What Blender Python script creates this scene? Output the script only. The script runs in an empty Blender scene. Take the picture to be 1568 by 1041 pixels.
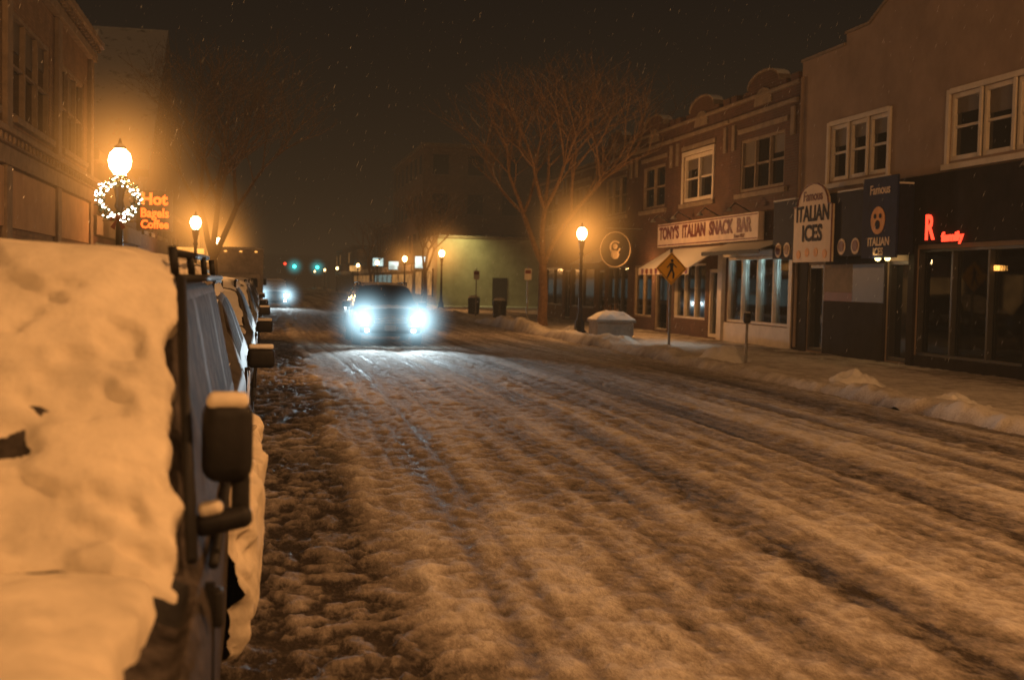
import bpy, bmesh, math, random
import numpy as np
from mathutils import Vector, Matrix
random.seed(7); np.random.seed(7)
S=bpy.context.scene
S.view_settings.view_transform='Standard'
COL=S.collection
# ------------------------------------------------------------ materials
def nmat(name):
    m=bpy.data.materials.new(name); m.use_nodes=True
    nt=m.node_tree; nt.nodes.clear()
    o=nt.nodes.new('ShaderNodeOutputMaterial'); return m,nt,o
def N(nt,t,**k):
    n=nt.nodes.new(t)
    for a,b in k.items(): setattr(n,a,b)
    return n
def ramp(nt,src,p0,p1,c0=(0,0,0,1),c1=(1,1,1,1)):
    r=N(nt,'ShaderNodeValToRGB'); r.color_ramp.elements[0].position=p0; r.color_ramp.elements[1].position=p1
    r.color_ramp.elements[0].color=c0; r.color_ramp.elements[1].color=c1
    nt.links.new(src,r.inputs[0]); return r.outputs[0]
def mixc(nt,f,a,b):
    m=N(nt,'ShaderNodeMix',data_type='RGBA')
    for i,v in ((0,f),(6,a),(7,b)):
        if isinstance(v,(int,float)): m.inputs[i].default_value=v
        elif isinstance(v,tuple): m.inputs[i].default_value=(*v[:3],1)
        else: nt.links.new(v,m.inputs[i])
    return m.outputs[2]
SNOWC=(.72,.70,.67)
def mat(name,col,rough=.6,metal=0.,var=.25,scale=4.,bump=.15,snow=0.,brick=None,coat=0.,emit=0.,spec=.5):
    m,nt,o=nmat(name); L=nt.links
    p=N(nt,'ShaderNodeBsdfPrincipled'); L.new(p.outputs[0],o.inputs[0])
    tc=N(nt,'ShaderNodeTexCoord')
    nz=N(nt,'ShaderNodeTexNoise'); nz.inputs['Scale'].default_value=scale; nz.inputs['Detail'].default_value=4
    nz.inputs['Roughness'].default_value=.65
    L.new(tc.outputs['Object'],nz.inputs[0])
    f=ramp(nt,nz.outputs[0],.3,.7)
    c=mixc(nt,f,tuple(v*(1-var) for v in col),tuple(min(1,v*(1+var)) for v in col))
    hsrc=nz.outputs[0]
    if brick:
        sp=N(nt,'ShaderNodeSeparateXYZ'); L.new(tc.outputs['Object'],sp.inputs[0])
        ad=N(nt,'ShaderNodeMath',operation='ADD'); L.new(sp.outputs[0],ad.inputs[0]); L.new(sp.outputs[1],ad.inputs[1])
        cb=N(nt,'ShaderNodeCombineXYZ'); L.new(ad.outputs[0],cb.inputs[0]); L.new(sp.outputs[2],cb.inputs[1])
        b=N(nt,'ShaderNodeTexBrick'); b.inputs['Scale'].default_value=1
        b.inputs['Brick Width'].default_value=.22; b.inputs['Row Height'].default_value=.078; b.inputs['Mortar Size'].default_value=.007
        L.new(cb.outputs[0],b.inputs['Vector'])
        L.new(c,b.inputs['Color1'])
        c2=mixc(nt,.5,c,tuple(v*.5 for v in col)); L.new(c2,b.inputs['Color2'])
        b.inputs['Mortar'].default_value=(*brick,1)
        c=b.outputs[0]; hsrc=b.outputs[1]
    if snow>0:
        g=N(nt,'ShaderNodeNewGeometry'); s=N(nt,'ShaderNodeSeparateXYZ'); L.new(g.outputs['Normal'],s.inputs[0])
        a=N(nt,'ShaderNodeMath',operation='ADD'); L.new(s.outputs[2],a.inputs[0])
        k=N(nt,'ShaderNodeMath',operation='MULTIPLY'); L.new(nz.outputs[0],k.inputs[0]); k.inputs[1].default_value=.5
        L.new(k.outputs[0],a.inputs[1])
        sf=ramp(nt,a.outputs[0],1.05-snow*.6,1.25-snow*.6)
        c=mixc(nt,sf,c,SNOWC)
    L.new(c,p.inputs['Base Color'])
    p.inputs['Roughness'].default_value=rough; p.inputs['Metallic'].default_value=metal
    p.inputs['Coat Weight'].default_value=coat; p.inputs['Specular IOR Level'].default_value=spec
    if bump>0:
        bp=N(nt,'ShaderNodeBump'); bp.inputs['Strength'].default_value=bump; bp.inputs['Distance'].default_value=.02
        L.new(hsrc,bp.inputs['Height']); L.new(bp.outputs[0],p.inputs['Normal'])
    return m
def em(name,col,st,var=0.):
    m,nt,o=nmat(name); e=N(nt,'ShaderNodeEmission'); e.inputs[0].default_value=(*col,1); e.inputs[1].default_value=st
    if var>0:
        tc=N(nt,'ShaderNodeTexCoord'); nz=N(nt,'ShaderNodeTexNoise'); nz.inputs['Scale'].default_value=1.3; nz.inputs['Detail'].default_value=4
        nt.links.new(tc.outputs['Object'],nz.inputs[0])
        r=ramp(nt,nz.outputs[0],.35,.65,(1-var,1-var,1-var,1),(1,1,1,1))
        mm=N(nt,'ShaderNodeMath',operation='MULTIPLY'); nt.links.new(r,mm.inputs[0]); mm.inputs[1].default_value=st
        nt.links.new(mm.outputs[0],e.inputs[1])
    nt.links.new(e.outputs[0],o.inputs[0]); return m
def globemat(name,col,st):
    m,nt,o=nmat(name); e=N(nt,'ShaderNodeEmission'); e.inputs[0].default_value=(*col,1); e.inputs[1].default_value=st
    t=N(nt,'ShaderNodeBsdfTransparent'); a=N(nt,'ShaderNodeAddShader')
    t.inputs[0].default_value=(.85,.85,.85,1)
    nt.links.new(e.outputs[0],a.inputs[0]); nt.links.new(t.outputs[0],a.inputs[1]); nt.links.new(a.outputs[0],o.inputs[0]); return m
def glassmat(name,tint=(.85,.9,.9)):
    m,nt,o=nmat(name); t=N(nt,'ShaderNodeBsdfTransparent'); t.inputs[0].default_value=(*tint,1)
    g=N(nt,'ShaderNodeBsdfGlossy'); g.inputs['Roughness'].default_value=.03
    fr=N(nt,'ShaderNodeFresnel'); fr.inputs[0].default_value=1.5
    mx=N(nt,'ShaderNodeMixShader'); nt.links.new(fr.outputs[0],mx.inputs[0]); nt.links.new(t.outputs[0],mx.inputs[1]); nt.links.new(g.outputs[0],mx.inputs[2])
    nt.links.new(mx.outputs[0],o.inputs[0]); return m
_h={}
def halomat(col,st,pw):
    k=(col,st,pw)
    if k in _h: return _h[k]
    m,nt,o=nmat('emissive_halo'); L=nt.links  # volume emission stands in for light scattered around a lamp
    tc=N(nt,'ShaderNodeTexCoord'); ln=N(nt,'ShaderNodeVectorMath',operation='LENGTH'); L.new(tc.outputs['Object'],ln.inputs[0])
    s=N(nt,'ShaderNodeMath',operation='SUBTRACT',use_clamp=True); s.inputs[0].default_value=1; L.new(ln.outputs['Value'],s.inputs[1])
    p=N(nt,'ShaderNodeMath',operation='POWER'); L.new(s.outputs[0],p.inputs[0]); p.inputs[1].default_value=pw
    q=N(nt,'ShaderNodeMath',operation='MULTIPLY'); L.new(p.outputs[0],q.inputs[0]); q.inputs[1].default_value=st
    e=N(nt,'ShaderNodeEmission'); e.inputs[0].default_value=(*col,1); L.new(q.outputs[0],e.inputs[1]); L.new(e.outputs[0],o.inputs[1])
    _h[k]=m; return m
def groundmat(name,dark,mid,light,sc=(1,.45,1)):
    m,nt,o=nmat(name); L=nt.links
    p=N(nt,'ShaderNodeBsdfPrincipled'); L.new(p.outputs[0],o.inputs[0])
    at=N(nt,'ShaderNodeAttribute'); at.attribute_name='cov'
    tc=N(nt,'ShaderNodeTexCoord')
    mp=N(nt,'ShaderNodeMapping'); mp.inputs['Scale'].default_value=sc; L.new(tc.outputs['Object'],mp.inputs[0])
    n1=N(nt,'ShaderNodeTexNoise'); n1.inputs['Scale'].default_value=32; n1.inputs['Detail'].default_value=5; n1.inputs['Roughness'].default_value=.75
    L.new(mp.outputs[0],n1.inputs[0])
    a=N(nt,'ShaderNodeMath',operation='MULTIPLY_ADD'); L.new(n1.outputs[0],a.inputs[0]); a.inputs[1].default_value=.9; a.inputs[2].default_value=-.45
    b=N(nt,'ShaderNodeMath',operation='ADD'); L.new(a.outputs[0],b.inputs[0]); L.new(at.outputs['Fac'],b.inputs[1])
    r=N(nt,'ShaderNodeValToRGB'); e=r.color_ramp.elements; e[0].position=.05; e[0].color=(*dark,1); e[1].position=.95; e[1].color=(*light,1)
    x=e.new(.45); x.color=(*mid,1); L.new(b.outputs[0],r.inputs[0]); L.new(r.outputs[0],p.inputs['Base Color'])
    rr=ramp(nt,b.outputs[0],.05,.4,(.6,.6,.6,1),(.95,.95,.95,1)); L.new(rr,p.inputs['Roughness'])
    p.inputs['Specular IOR Level'].default_value=.15
    bp=N(nt,'ShaderNodeBump'); bp.inputs['Strength'].default_value=.9; bp.inputs['Distance'].default_value=.024
    L.new(n1.outputs[0],bp.inputs['Height']); L.new(bp.outputs[0],p.inputs['Normal'])
    return m
M=dict(
 snow=mat('fresh_snow',SNOWC,.8,var=.06,scale=9,bump=.35,spec=.2),
 vansnow=mat('frozen_snow',(.60,.53,.41),.9,var=.2,scale=5,bump=.7,spec=.2),
 brick=mat('dark_brick',(.09,.036,.022),.85,var=.35,scale=1.2,brick=(.08,.065,.05),bump=.5),
 brick2=mat('brown_brick',(.11,.05,.028),.85,var=.35,scale=1.2,brick=(.09,.07,.055),bump=.5),
 tan=mat('tan_brick',(.23,.14,.08),.85,var=.3,scale=1,brick=(.13,.10,.07),bump=.5),
 stucco=mat('pale_stucco',(.27,.195,.145),.9,var=.18,scale=.9,bump=.35),
 stone=mat('limestone_trim',(.21,.16,.115),.8,var=.25,scale=3,snow=.6),
 white=mat('white_paint',(.56,.50,.42),.55,var=.12,scale=3),
 dark=mat('dark_paint',(.022,.02,.02),.5,var=.3),
 darkwall=mat('charcoal_panel',(.02,.015,.014),.8,var=.35,scale=2,spec=.1),
 iron=mat('black_iron',(.02,.02,.02),.45,metal=.3,snow=.5),
 navy=mat('navy_vinyl',(.012,.013,.028),.7,var=.3,spec=.12),
 blue=mat('blue_vinyl',(.012,.02,.07),.7,var=.2,spec=.12),
 cream=mat('cream_vinyl',(.68,.52,.36),.6,var=.1),
 signwhite=mat('sign_white',(.60,.49,.40),.6,var=.16,scale=2),
 maroon=mat('maroon_letters',(.13,.022,.015),.6),
 roof=mat('snowy_roof',(.07,.06,.055),.85,snow=.25,scale=1.5),
 awn=mat('pale_canvas',(.5,.42,.34),.8,var=.2,scale=2,snow=.4),
 awndark=mat('dark_canvas',(.025,.03,.035),.8,snow=.2),
 bark=mat('snowy_bark',(.20,.12,.065),.9,var=.3,scale=8,snow=.5,bump=.5),
 tire=mat('tyre_rubber',(.02,.02,.02),.85),
 rim=mat('alloy_rim',(.35,.35,.36),.35,metal=.9),
 plastic=mat('black_plastic',(.013,.012,.012),.6,var=.3,scale=12,bump=.2,spec=.25),
 frosty=mat('frosted_grey_paint',(.05,.042,.038),.75,var=.7,scale=18,bump=.3,spec=.08),
 frostglass=mat('frosted_glass',(.040,.034,.030),.85,var=.8,scale=9,bump=.3,spec=.03),
 paintgray=mat('gray_car_paint',(.08,.075,.075),.6,var=.3,scale=6,bump=.06,spec=.2),
 paintdark=mat('dark_car_paint',(.045,.045,.047),.4,metal=.2,coat=.3,bump=.02),
 paintsilver=mat('silver_car_paint',(.2,.2,.2),.55,bump=.02,spec=.2),
 paintwhite=mat('white_truck_paint',(.45,.4,.36),.6,bump=.02),
 chrome=mat('chrome',(.5,.5,.5),.25,metal=1,bump=0),
 dglass=mat('dark_window_glass',(.010,.011,.013),.07,var=.2,bump=0),
 blind=mat('window_blind',(.11,.09,.07),.6,var=.2,scale=1.5),
 glass=glassmat('shop_glass'),
 yellow=mat('yellow_sign',(.80,.42,.015),.5,var=.1),
 steel=mat('galvanised_steel',(.16,.15,.14),.5,metal=.5),
 interior=mat('interior_wall',(.5,.52,.5),.8,var=.15),
 woodfloor=mat('shop_floor',(.2,.15,.1),.6),
 green=mat('evergreen_needles',(.03,.06,.03),.8,var=.4,scale=20,snow=.3),
 concrete=mat('concrete',(.24,.21,.18),.85,snow=.6,scale=3),
 paleplaster=mat('pale_plaster',(.38,.36,.26),.9,var=.28,scale=.5),
 orange=mat('pumpkin_orange',(.7,.28,.02),.6),
)
E=dict(
 sodium=globemat('sodium_globe',(1,.62,.24),16),
 warm=em('warm_window',(1,.46,.13),.9,.6),
 cool=em('cool_tube',(.75,.95,1),6),
 neonred=em('neon_red',(1,.05,.02),3.5),
 neonor=em('neon_orange',(1,.10,.012),4.0),
 fairy=em('fairy_light',(1,.9,.65),9),
 head=em('headlamp_lens',(.8,.95,1),60),
 green=em('signal_green',(.05,1,.85),25),
 red=em('signal_red',(1,.05,.02),14),
 amber=em('amber_sign',(1,.4,.08),3),
)
SOD=(1,.44,.135)
# ------------------------------------------------------------ mesh helpers
def empty(name,loc=(0,0,0)):
    e=bpy.data.objects.new(name,None); e.location=loc; e.empty_display_size=.3; COL.objects.link(e); return e
def link(ob,parent=None):
    COL.objects.link(ob)
    if parent is not None:
        ob.parent=parent; ob.matrix_parent_inverse=Matrix.Translation(parent.location).inverted()
    return ob
class P:
    def __init__(s,name,parent,m,bevel=0,smooth=False):
        s.bm=bmesh.new(); s.n=name; s.p=parent; s.m=m; s.bev=bevel; s.sm=smooth
    def box(s,x0,x1,y0,y1,z0,z1):
        x0,x1=sorted((x0,x1)); y0,y1=sorted((y0,y1)); z0,z1=sorted((z0,z1))
        v=[s.bm.verts.new(c) for c in ((x0,y0,z0),(x1,y0,z0),(x1,y1,z0),(x0,y1,z0),(x0,y0,z1),(x1,y0,z1),(x1,y1,z1),(x0,y1,z1))]
        for f in ((0,3,2,1),(4,5,6,7),(0,1,5,4),(1,2,6,5),(2,3,7,6),(3,0,4,7)): s.bm.faces.new([v[i] for i in f])
    def poly(s,pts,ext):
        e=Vector(ext); a=[s.bm.verts.new(p) for p in pts]; b=[s.bm.verts.new(Vector(p)+e) for p in pts]; n=len(pts)
        s.bm.faces.new(a); s.bm.faces.new(b[::-1])
        for i in range(n): s.bm.faces.new((a[i],b[i],b[(i+1)%n],a[(i+1)%n]))
    def lathe(s,prof,cx,cy,n=14,axis='z',cz=0):
        rs=[]
        for r,z in prof:
            ring=[]
            for k in range(n):
                a=2*math.pi*k/n; c,d=r*math.cos(a),r*math.sin(a)
                if axis=='z': q=(cx+c,cy+d,cz+z)
                elif axis=='x': q=(cx+z,cy+c,cz+d)
                else: q=(cx+c,cy+z,cz+d)
                ring.append(s.bm.verts.new(q))
            rs.append(ring)
        for a,b in zip(rs,rs[1:]):
            for k in range(n): s.bm.faces.new((a[k],a[(k+1)%n],b[(k+1)%n],b[k]))
        s.bm.faces.new(rs[0]); s.bm.faces.new(rs[-1])
    def tube(s,p0,p1,r0,r1,n=6):
        p0=Vector(p0);p1=Vector(p1); d=(p1-p0)
        if d.length<1e-6: return
        d.normalize(); u=d.orthogonal().normalized(); w=d.cross(u)
        a=[s.bm.verts.new(p0+(u*math.cos(2*math.pi*k/n)+w*math.sin(2*math.pi*k/n))*r0) for k in range(n)]
        b=[s.bm.verts.new(p1+(u*math.cos(2*math.pi*k/n)+w*math.sin(2*math.pi*k/n))*r1) for k in range(n)]
        for k in range(n): s.bm.faces.new((a[k],a[(k+1)%n],b[(k+1)%n],b[k]))
        s.bm.faces.new(a[::-1]); s.bm.faces.new(b)
    def sphere(s,c,r,seg=10,sc=(1,1,1)):
        bmesh.ops.create_uvsphere(s.bm,u_segments=seg,v_segments=max(4,seg//2+1),radius=1,matrix=Matrix.Translation(c)@Matrix.Diagonal((r*sc[0],r*sc[1],r*sc[2],1)))
    def torus(s,c,R,r,axis='y',n=24,k=8,a0=0,a1=2*math.pi):
        full=abs(a1-a0-2*math.pi)<1e-4; rings=[]
        for i in range(n if full else n+1):
            a=a0+(a1-a0)*i/n; ring=[]
            for j in range(k):
                b=2*math.pi*j/k; rr=R+r*math.cos(b); h=r*math.sin(b)
                q=(c[0]+rr*math.cos(a),c[1]+h,c[2]+rr*math.sin(a)) if axis=='y' else (c[0]+h,c[1]+rr*math.cos(a),c[2]+rr*math.sin(a))
                ring.append(s.bm.verts.new(q))
            rings.append(ring)
        m=len(rings)
        for i in range(m if full else m-1):
            A=rings[i];B=rings[(i+1)%m]
            for j in range(k): s.bm.faces.new((A[j],A[(j+1)%k],B[(j+1)%k],B[j]))
    def done(s):
        if not s.bm.faces: s.bm.free(); return None
        bmesh.ops.recalc_face_normals(s.bm,faces=s.bm.faces)
        me=bpy.data.meshes.new(s.n); s.bm.to_mesh(me); s.bm.free()
        if s.sm:
            me.polygons.foreach_set('use_smooth',[True]*len(me.polygons))
        me.materials.append(s.m); ob=bpy.data.objects.new(s.n,me); link(ob,s.p)
        if s.bev>0:
            b=ob.modifiers.new('bev','BEVEL'); b.width=s.bev; b.segments=2; b.limit_method='ANGLE'
        return ob
def text(s,parent,m,loc,size,rot,ext=.01,off=.0,sx=1.,name='lettering'):
    c=bpy.data.curves.new(name,'FONT'); c.body=s; c.size=size; c.extrude=ext; c.offset=off; c.align_x='CENTER'; c.align_y='CENTER'; c.resolution_u=3
    c.materials.append(m); o=bpy.data.objects.new(name,c); o.location=loc; o.rotation_euler=rot; o.scale=(sx,1,1); link(o,parent); return o
RR=(math.pi/2,0,-math.pi/2); RF=(math.pi/2,0,0)
def halo(parent,loc,R,col,st,pw=3.):  # self-glowing sphere placed around a light source, no real scattering
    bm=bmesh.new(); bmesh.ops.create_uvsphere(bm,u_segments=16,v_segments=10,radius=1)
    me=bpy.data.meshes.new('emissive_halo'); bm.to_mesh(me); bm.free(); me.materials.append(halomat(col,st,pw))
    o=bpy.data.objects.new('emissive_halo',me); o.location=loc; o.scale=(R,R,R); link(o,parent); return o
def light(parent,t,loc,W,col,r=.1,name='light',rot=None,**k):
    l=bpy.data.lights.new(name,t); l.energy=W; l.color=col
    if t in('POINT','SPOT'): l.shadow_soft_size=r
    for a,b in k.items(): setattr(l,a,b)
    o=bpy.data.objects.new(name,l); o.location=loc
    if rot: o.rotation_euler=rot
    link(o,parent); return o
# ------------------------------------------------------------ noise
def hsh(ix,iy,s):
    h=(ix*374761393+iy*668265263+s*974711)&0xffffffff
    h=((h^(h>>13))*1274126177)&0xffffffff
    return ((h^(h>>16))&0xffff)/65535.
def vn(x,y,s=0):
    x=np.asarray(x,float);y=np.asarray(y,float)
    ix=np.floor(x).astype(np.int64);iy=np.floor(y).astype(np.int64);fx=x-ix;fy=y-iy
    fx=fx*fx*(3-2*fx);fy=fy*fy*(3-2*fy)
    return (hsh(ix,iy,s)*(1-fx)+hsh(ix+1,iy,s)*fx)*(1-fy)+(hsh(ix,iy+1,s)*(1-fx)+hsh(ix+1,iy+1,s)*fx)*fy
def fbm(x,y,s=0,o=4):
    t=0;a=1;w=0
    for i in range(o):
        c,d=math.cos(i*.5),math.sin(i*.5)
        t=t+a*vn((x*c-y*d)*2**i+i*17.3,(x*d+y*c)*2**i+i*9.1,s+i); w+=a; a*=.55
    return t/w
def fbs(x,y,s=0,o=3):
    t=0;a=1;w=0
    for i in range(o):
        t=t+a*vn(x*2.1**i+i*17.3,y*1.7**i+i*9.1,s+i); w+=a; a*=.6
    return t/w
def sst(x,a,b):
    t=np.clip((x-a)/(b-a),0,1); return t*t*(3-2*t)
def gridmesh(name,X,Y,Z,m,parent=None,cov=None,mask=None):
    ni,nj=X.shape; v=np.stack([X,Y,Z],-1).reshape(-1,3).astype(np.float32)
    me=bpy.data.meshes.new(name); idx=np.arange(ni*nj).reshape(ni,nj)
    q=np.stack([idx[:-1,:-1],idx[:-1,1:],idx[1:,1:],idx[1:,:-1]],-1).reshape(-1,4)
    if mask is not None: q=q[mask.reshape(-1)]
    me.vertices.add(len(v)); me.vertices.foreach_set('co',v.reshape(-1))
    me.loops.add(q.size); me.loops.foreach_set('vertex_index',q.reshape(-1).astype(np.int32))
    me.polygons.add(len(q)); me.polygons.foreach_set('loop_start',np.arange(0,q.size,4,dtype=np.int32))
    me.update(calc_edges=True)
    me.polygons.foreach_set('use_smooth',[True]*len(q))
    if cov is not None:
        a=me.attributes.new('cov','FLOAT','POINT'); a.data.foreach_set('value',cov.reshape(-1).astype(np.float32))
    me.materials.append(m); o=bpy.data.objects.new(name,me); link(o,parent); return o
# ------------------------------------------------------------ ground
RW0,RW1=-1.9,9.5
ys=np.concatenate([np.arange(-3,2,.1),np.arange(2,13,.03),np.arange(13,40,.08),np.arange(40,95,.35),np.arange(95,420,4)])
xs=np.arange(RW0-.1,RW1+.1,.03)
Y,X=np.meshgrid(ys,xs,indexing='ij')
wan=(fbm(Y*.05,X*0+3,11,2)-.5)*.9
tracks=[(1.48,.06,1.,-.16),(1.70,.05,1.,-.18),(1.95,.10,.4,.16),(2.5,.13,.5,.12),(2.85,.06,.8,-.13),(3.2,.17,.9,.2),(3.75,.2,.8,-.3),(4.5,.12,.5,.1),(5.0,.2,.6,.15),(5.65,.24,.9,-.3),(6.35,.2,.6,.15),(6.75,.05,.8,-.14),(7.1,.14,.8,-.24),(7.6,.2,.5,.15),(8.25,.14,.7,-.24)]
tr=np.zeros_like(X); tc_=np.zeros_like(X)
for k,(xc,w,d,li) in enumerate(tracks):
    wk=wan+(vn(Y*.11,X*0+k*5,31+k)-.5)*.3
    g=np.exp(-(np.abs(X-xc-wk)/w)**3)*(.45+.55*vn(Y*.3,X*0+k,51+k))
    tr=np.maximum(tr,g*d); tc_=tc_+g*li
Xw=X-wan
tr=np.clip(tr,0,1)
longn=fbs(Xw*1.5,Y*.085,8,3); streak=fbs(Xw*9,Y*.3,18,3)
lump=fbm(X*7,Y*4.2,1,4); fine=fbm(X*14,Y*10,5,2); big=fbm(X*.6,Y*.4,28,3)
slush=1-sst(X+(fbm(Y*.6,X*.6,21,3)-.5)*.6,.55,1.0)
chunk=fbm(X*10,Y*8,61,4); chunk2=sst(chunk,.40,.68)
ridge=np.exp(-((X-.93-(fbm(Y*.5,X*0,71,3)-.5)*.35)/.13)**2)*sst(fbm(X*3,Y*2,75,3),.35,.6)
ripple=np.sin(Xw*2*math.pi/.09)*.004*tr
amp=1-.7*tr
H=.03+.034*(lump-.5)*amp+.020*(fine-.5)*amp+.024*(longn-.5)+.018*(streak-.5)-.017*tr+ripple
Hs=.0+.042*chunk2*(.4+vn(X*3,Y*3,77))+.022*(fine-.5)
H=H*(1-slush)+Hs*slush+.03*ridge*(.4+fine)
cov=.48+.55*(longn-.5)+.55*(streak-.5)+.45*(lump-.5)*amp+.4*(fine-.5)+.25*(big-.5)+tc_
covs=.03+.48*chunk2*(.3+1.*vn(X*1.3,Y*.8,91))+.18*(fine-.5)
cov=cov*(1-slush)+covs*slush+.32*ridge
fade=sst(Y,60,100); H=H*(1-fade)+.03*fade
MR=groundmat('road_snow',(.04,.033,.029),(.27,.235,.205),(.64,.60,.55))
gridmesh('road',X,Y,H,MR,cov=np.clip(cov,0,1.1))
def walk(name,xa,xb,inner,seed,hb):
    ys2=np.concatenate([np.arange(-3,45,.08),np.arange(45,100,.4),np.arange(100,420,5)]); xs2=np.linspace(xa,xb,int(abs(xb-xa)/.06))
    Y,X=np.meshgrid(ys2,xs2,indexing='ij'); d=np.abs(X-inner)
    n=fbm(X*1.3,Y*.9,seed,4); f=fbm(X*7,Y*6,seed+9,3); pl=fbm(Y*.3,X*0,seed+3,3)
    e=d+(fbm(Y*.8,X*.8,seed+5,3)-.5)*.5
    bank=sst(e,.0,.35)*(1-sst(e,.6,1.2))
    Hh=-.05+sst(e,.02,.35)*.17+bank*(hb*(.15+2.2*np.clip(pl-.38,0,1)))*(.6+.7*n)+.09*(f-.5)*bank+.05*(n-.5)*sst(d,.2,.6)+.03*(f-.5)
    c=.80+.5*(n-.5)+.6*(f-.5)-.55*sst(d,3.2,4.7)*sst(n,.35,.6)-(1-sst(e,.05,.3))*.4
    gridmesh(name,X,Y,Hh,groundmat(name+'_snow',(.05,.042,.036),(.32,.28,.25),(.70,.66,.61),(1,1,1)),cov=np.clip(c,0,1.2))
walk('sidewalk',9.15,14.7,9.15,100,.34)
walk('sidewalk',-6.0,-1.7,-1.7,200,.22)
k=P('kerb',None,M['concrete']); k.box(9.55,9.72,-3,420,-.04,.08); k.done()
k=P('kerb',None,M['concrete']); k.box(-2.08,-1.92,-3,420,-.04,.08); k.done()
g=P('ground',None,M['snow']); g.box(-600,600,-300,1200,-.5,-.06); g.done()
g=P('parking_lot',None,M['snow']); g.box(14.72,40,63,200,-.05,.13); g.done()
def pile(x,y,r,h,seed):
    a,b=np.meshgrid(np.linspace(-1,1,40),np.linspace(-1,1,40),indexing='ij'); rr=np.sqrt(a*a+b*b)*(.8+.5*fbm(a*1.5+3,b*1.5,seed+4,2))
    Z=.06+h*np.clip(1-rr**1.3,-.25,1)*(.6+.8*fbm(a*3+9,b*3,seed,4))+.06*(fbm(a*9,b*9,seed,3)-.5)
    gridmesh('snow_pile',x+a*r,y+b*r*1.3,Z,M['snow'])
pile(10.45,25.9,.75,.42,301); pile(10.2,19.2,.6,.34,302); pile(10.3,33.5,.7,.3,303); pile(10.3,38.9,.8,.36,304); pile(10.2,16.2,.5,.24,305); pile(10.2,29.2,.5,.22,306)
# ------------------------------------------------------------ buildings
def wallpanel(p,X,sx,Y0,Y1,z0,z1,ops,th=.3):
    ycut=sorted({Y0,Y1,*[o[0] for o in ops],*[o[1] for o in ops]})
    for a,b in zip(ycut,ycut[1:]):
        m=(a+b)/2; o=sorted([q for q in ops if q[0]<m<q[1]],key=lambda q:q[2]); z=z0
        for q in o:
            if q[2]>z+.001: p.box(X,X-sx*th,a,b,z,q[2])
            z=q[3]
        if z<z1-.001: p.box(X,X-sx*th,a,b,z,z1)
def window(fr,gl,X,sx,y0,y1,z0,z1,nc=1,mid=True,fw=.08,rec=.12,bl=None):
    a=X-sx*.02; b=X-sx*rec
    fr.box(a,b,y0,y0+fw,z0,z1); fr.box(a,b,y1-fw,y1,z0,z1); fr.box(a,b,y0+fw,y1-fw,z0,z0+fw); fr.box(a,b,y0+fw,y1-fw,z1-fw,z1)
    w=(y1-y0)/nc
    for i in range(1,nc): fr.box(a,b,y0+i*w-fw*.5,y0+i*w+fw*.5,z0+fw,z1-fw)
    if mid:
        zm=(z0+z1)/2
        for i in range(nc): fr.box(X-sx*.05,b,y0+i*w+fw,y0+(i+1)*w-fw,zm-.03,zm+.03)
    gl.box(X-sx*(rec-.02),X-sx*(rec+.01),y0+.02,y1-.02,z0+.02,z1-.02)
    if bl is not None:
        for i in range(nc):
            if random.random()<.7:
                h=random.uniform(.2,.5); bl.box(X-sx*(rec-.035),X-sx*(rec-.022),y0+i*w+fw,y0+(i+1)*w-fw,z1-fw-(z1-z0)*h,z1-fw)
def shell(par,X,sx,Y0,Y1,H,D,wm,ops,slab=3.6):
    w=P('walls',par,wm); wallpanel(w,X,sx,Y0,Y1,-.1,H,ops)
    xi=X-sx*.3; xo=X-sx*D
    w.box(xi,xo,Y0,Y0+.25,-.1,H); w.box(xi,xo,Y1-.25,Y1,-.1,H); w.box(xo,xo+sx*.25,Y0+.25,Y1-.25,-.1,H); w.done()
    r=P('roof',par,M['roof']); r.box(xi,xo+sx*.25,Y0+.25,Y1-.25,H-.6,H-.45); r.box(xi,xo+sx*.25,Y0+.25,Y1-.25,slab,slab+.2); r.done()
    f=P('floor',par,M['woodfloor']); f.box(xi,xo+sx*.25,Y0+.25,Y1-.25,-.1,.16); f.done()
FX=14.5
b=empty('stucco_shop_building',(FX,22,0))
y0,y1=11,30.9
trios=[(26.1,29.1),(20.1,23.5),(14,17.2)]
ops=[(a,c,4.62,6.05) for a,c in trios]+[(24.9,25.9,.15,2.5),(29.2,30.1,.15,2.45),(20.6,24.6,.35,2.75),(16.2,20.3,.35,2.75),(12,15.9,.35,2.75)]
shell(b,FX,-1,y0,y1,7.8,14,M['stucco'],ops,3.7)
fr=P('window_frames',b,M['white'],.01); gl=P('window_glass',b,M['dglass']); bl=P('blinds',b,M['blind'])
for a,c in trios:
    w=(c-a)/3
    for i in range(3): window(fr,gl,FX,-1,a+i*w+(.05 if i else 0),a+(i+1)*w-(.05 if i<2 else 0),4.62,6.05,1,True,.1,.12,bl)
    for i in (1,2): fr.box(FX-.04,FX-.0,a+i*w-.05,a+i*w+.05,4.62,6.05)
    fr.box(FX-.06,FX+.0,a-.12,a,4.55,6.15); fr.box(FX-.06,FX,c,c+.12,4.55,6.15)
    fr.box(FX-.06,FX,a,c,6.052,6.17); fr.box(FX-.10,FX,a-.18,c+.18,4.42,4.548)
fr.done(); bl.done()
p=P('parapet',b,M['stucco'])
pts=[(FX,30.9,7.8),(FX,30.9,8.02),(FX,28.4,8.02),(FX,28.4,8.3)]
for i in range(13):
    t=i/12; pts.append((FX,27.2-t*6.4,8.3+math.sin(t*math.pi)*1.0))
pts+=[(FX,19.6,8.3),(FX,19.6,8.02),(FX,11,8.02),(FX,11,7.8)]
p.poly(pts,(.3,0,0)); p.done()
p=P('coping',b,M['stone'])
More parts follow.
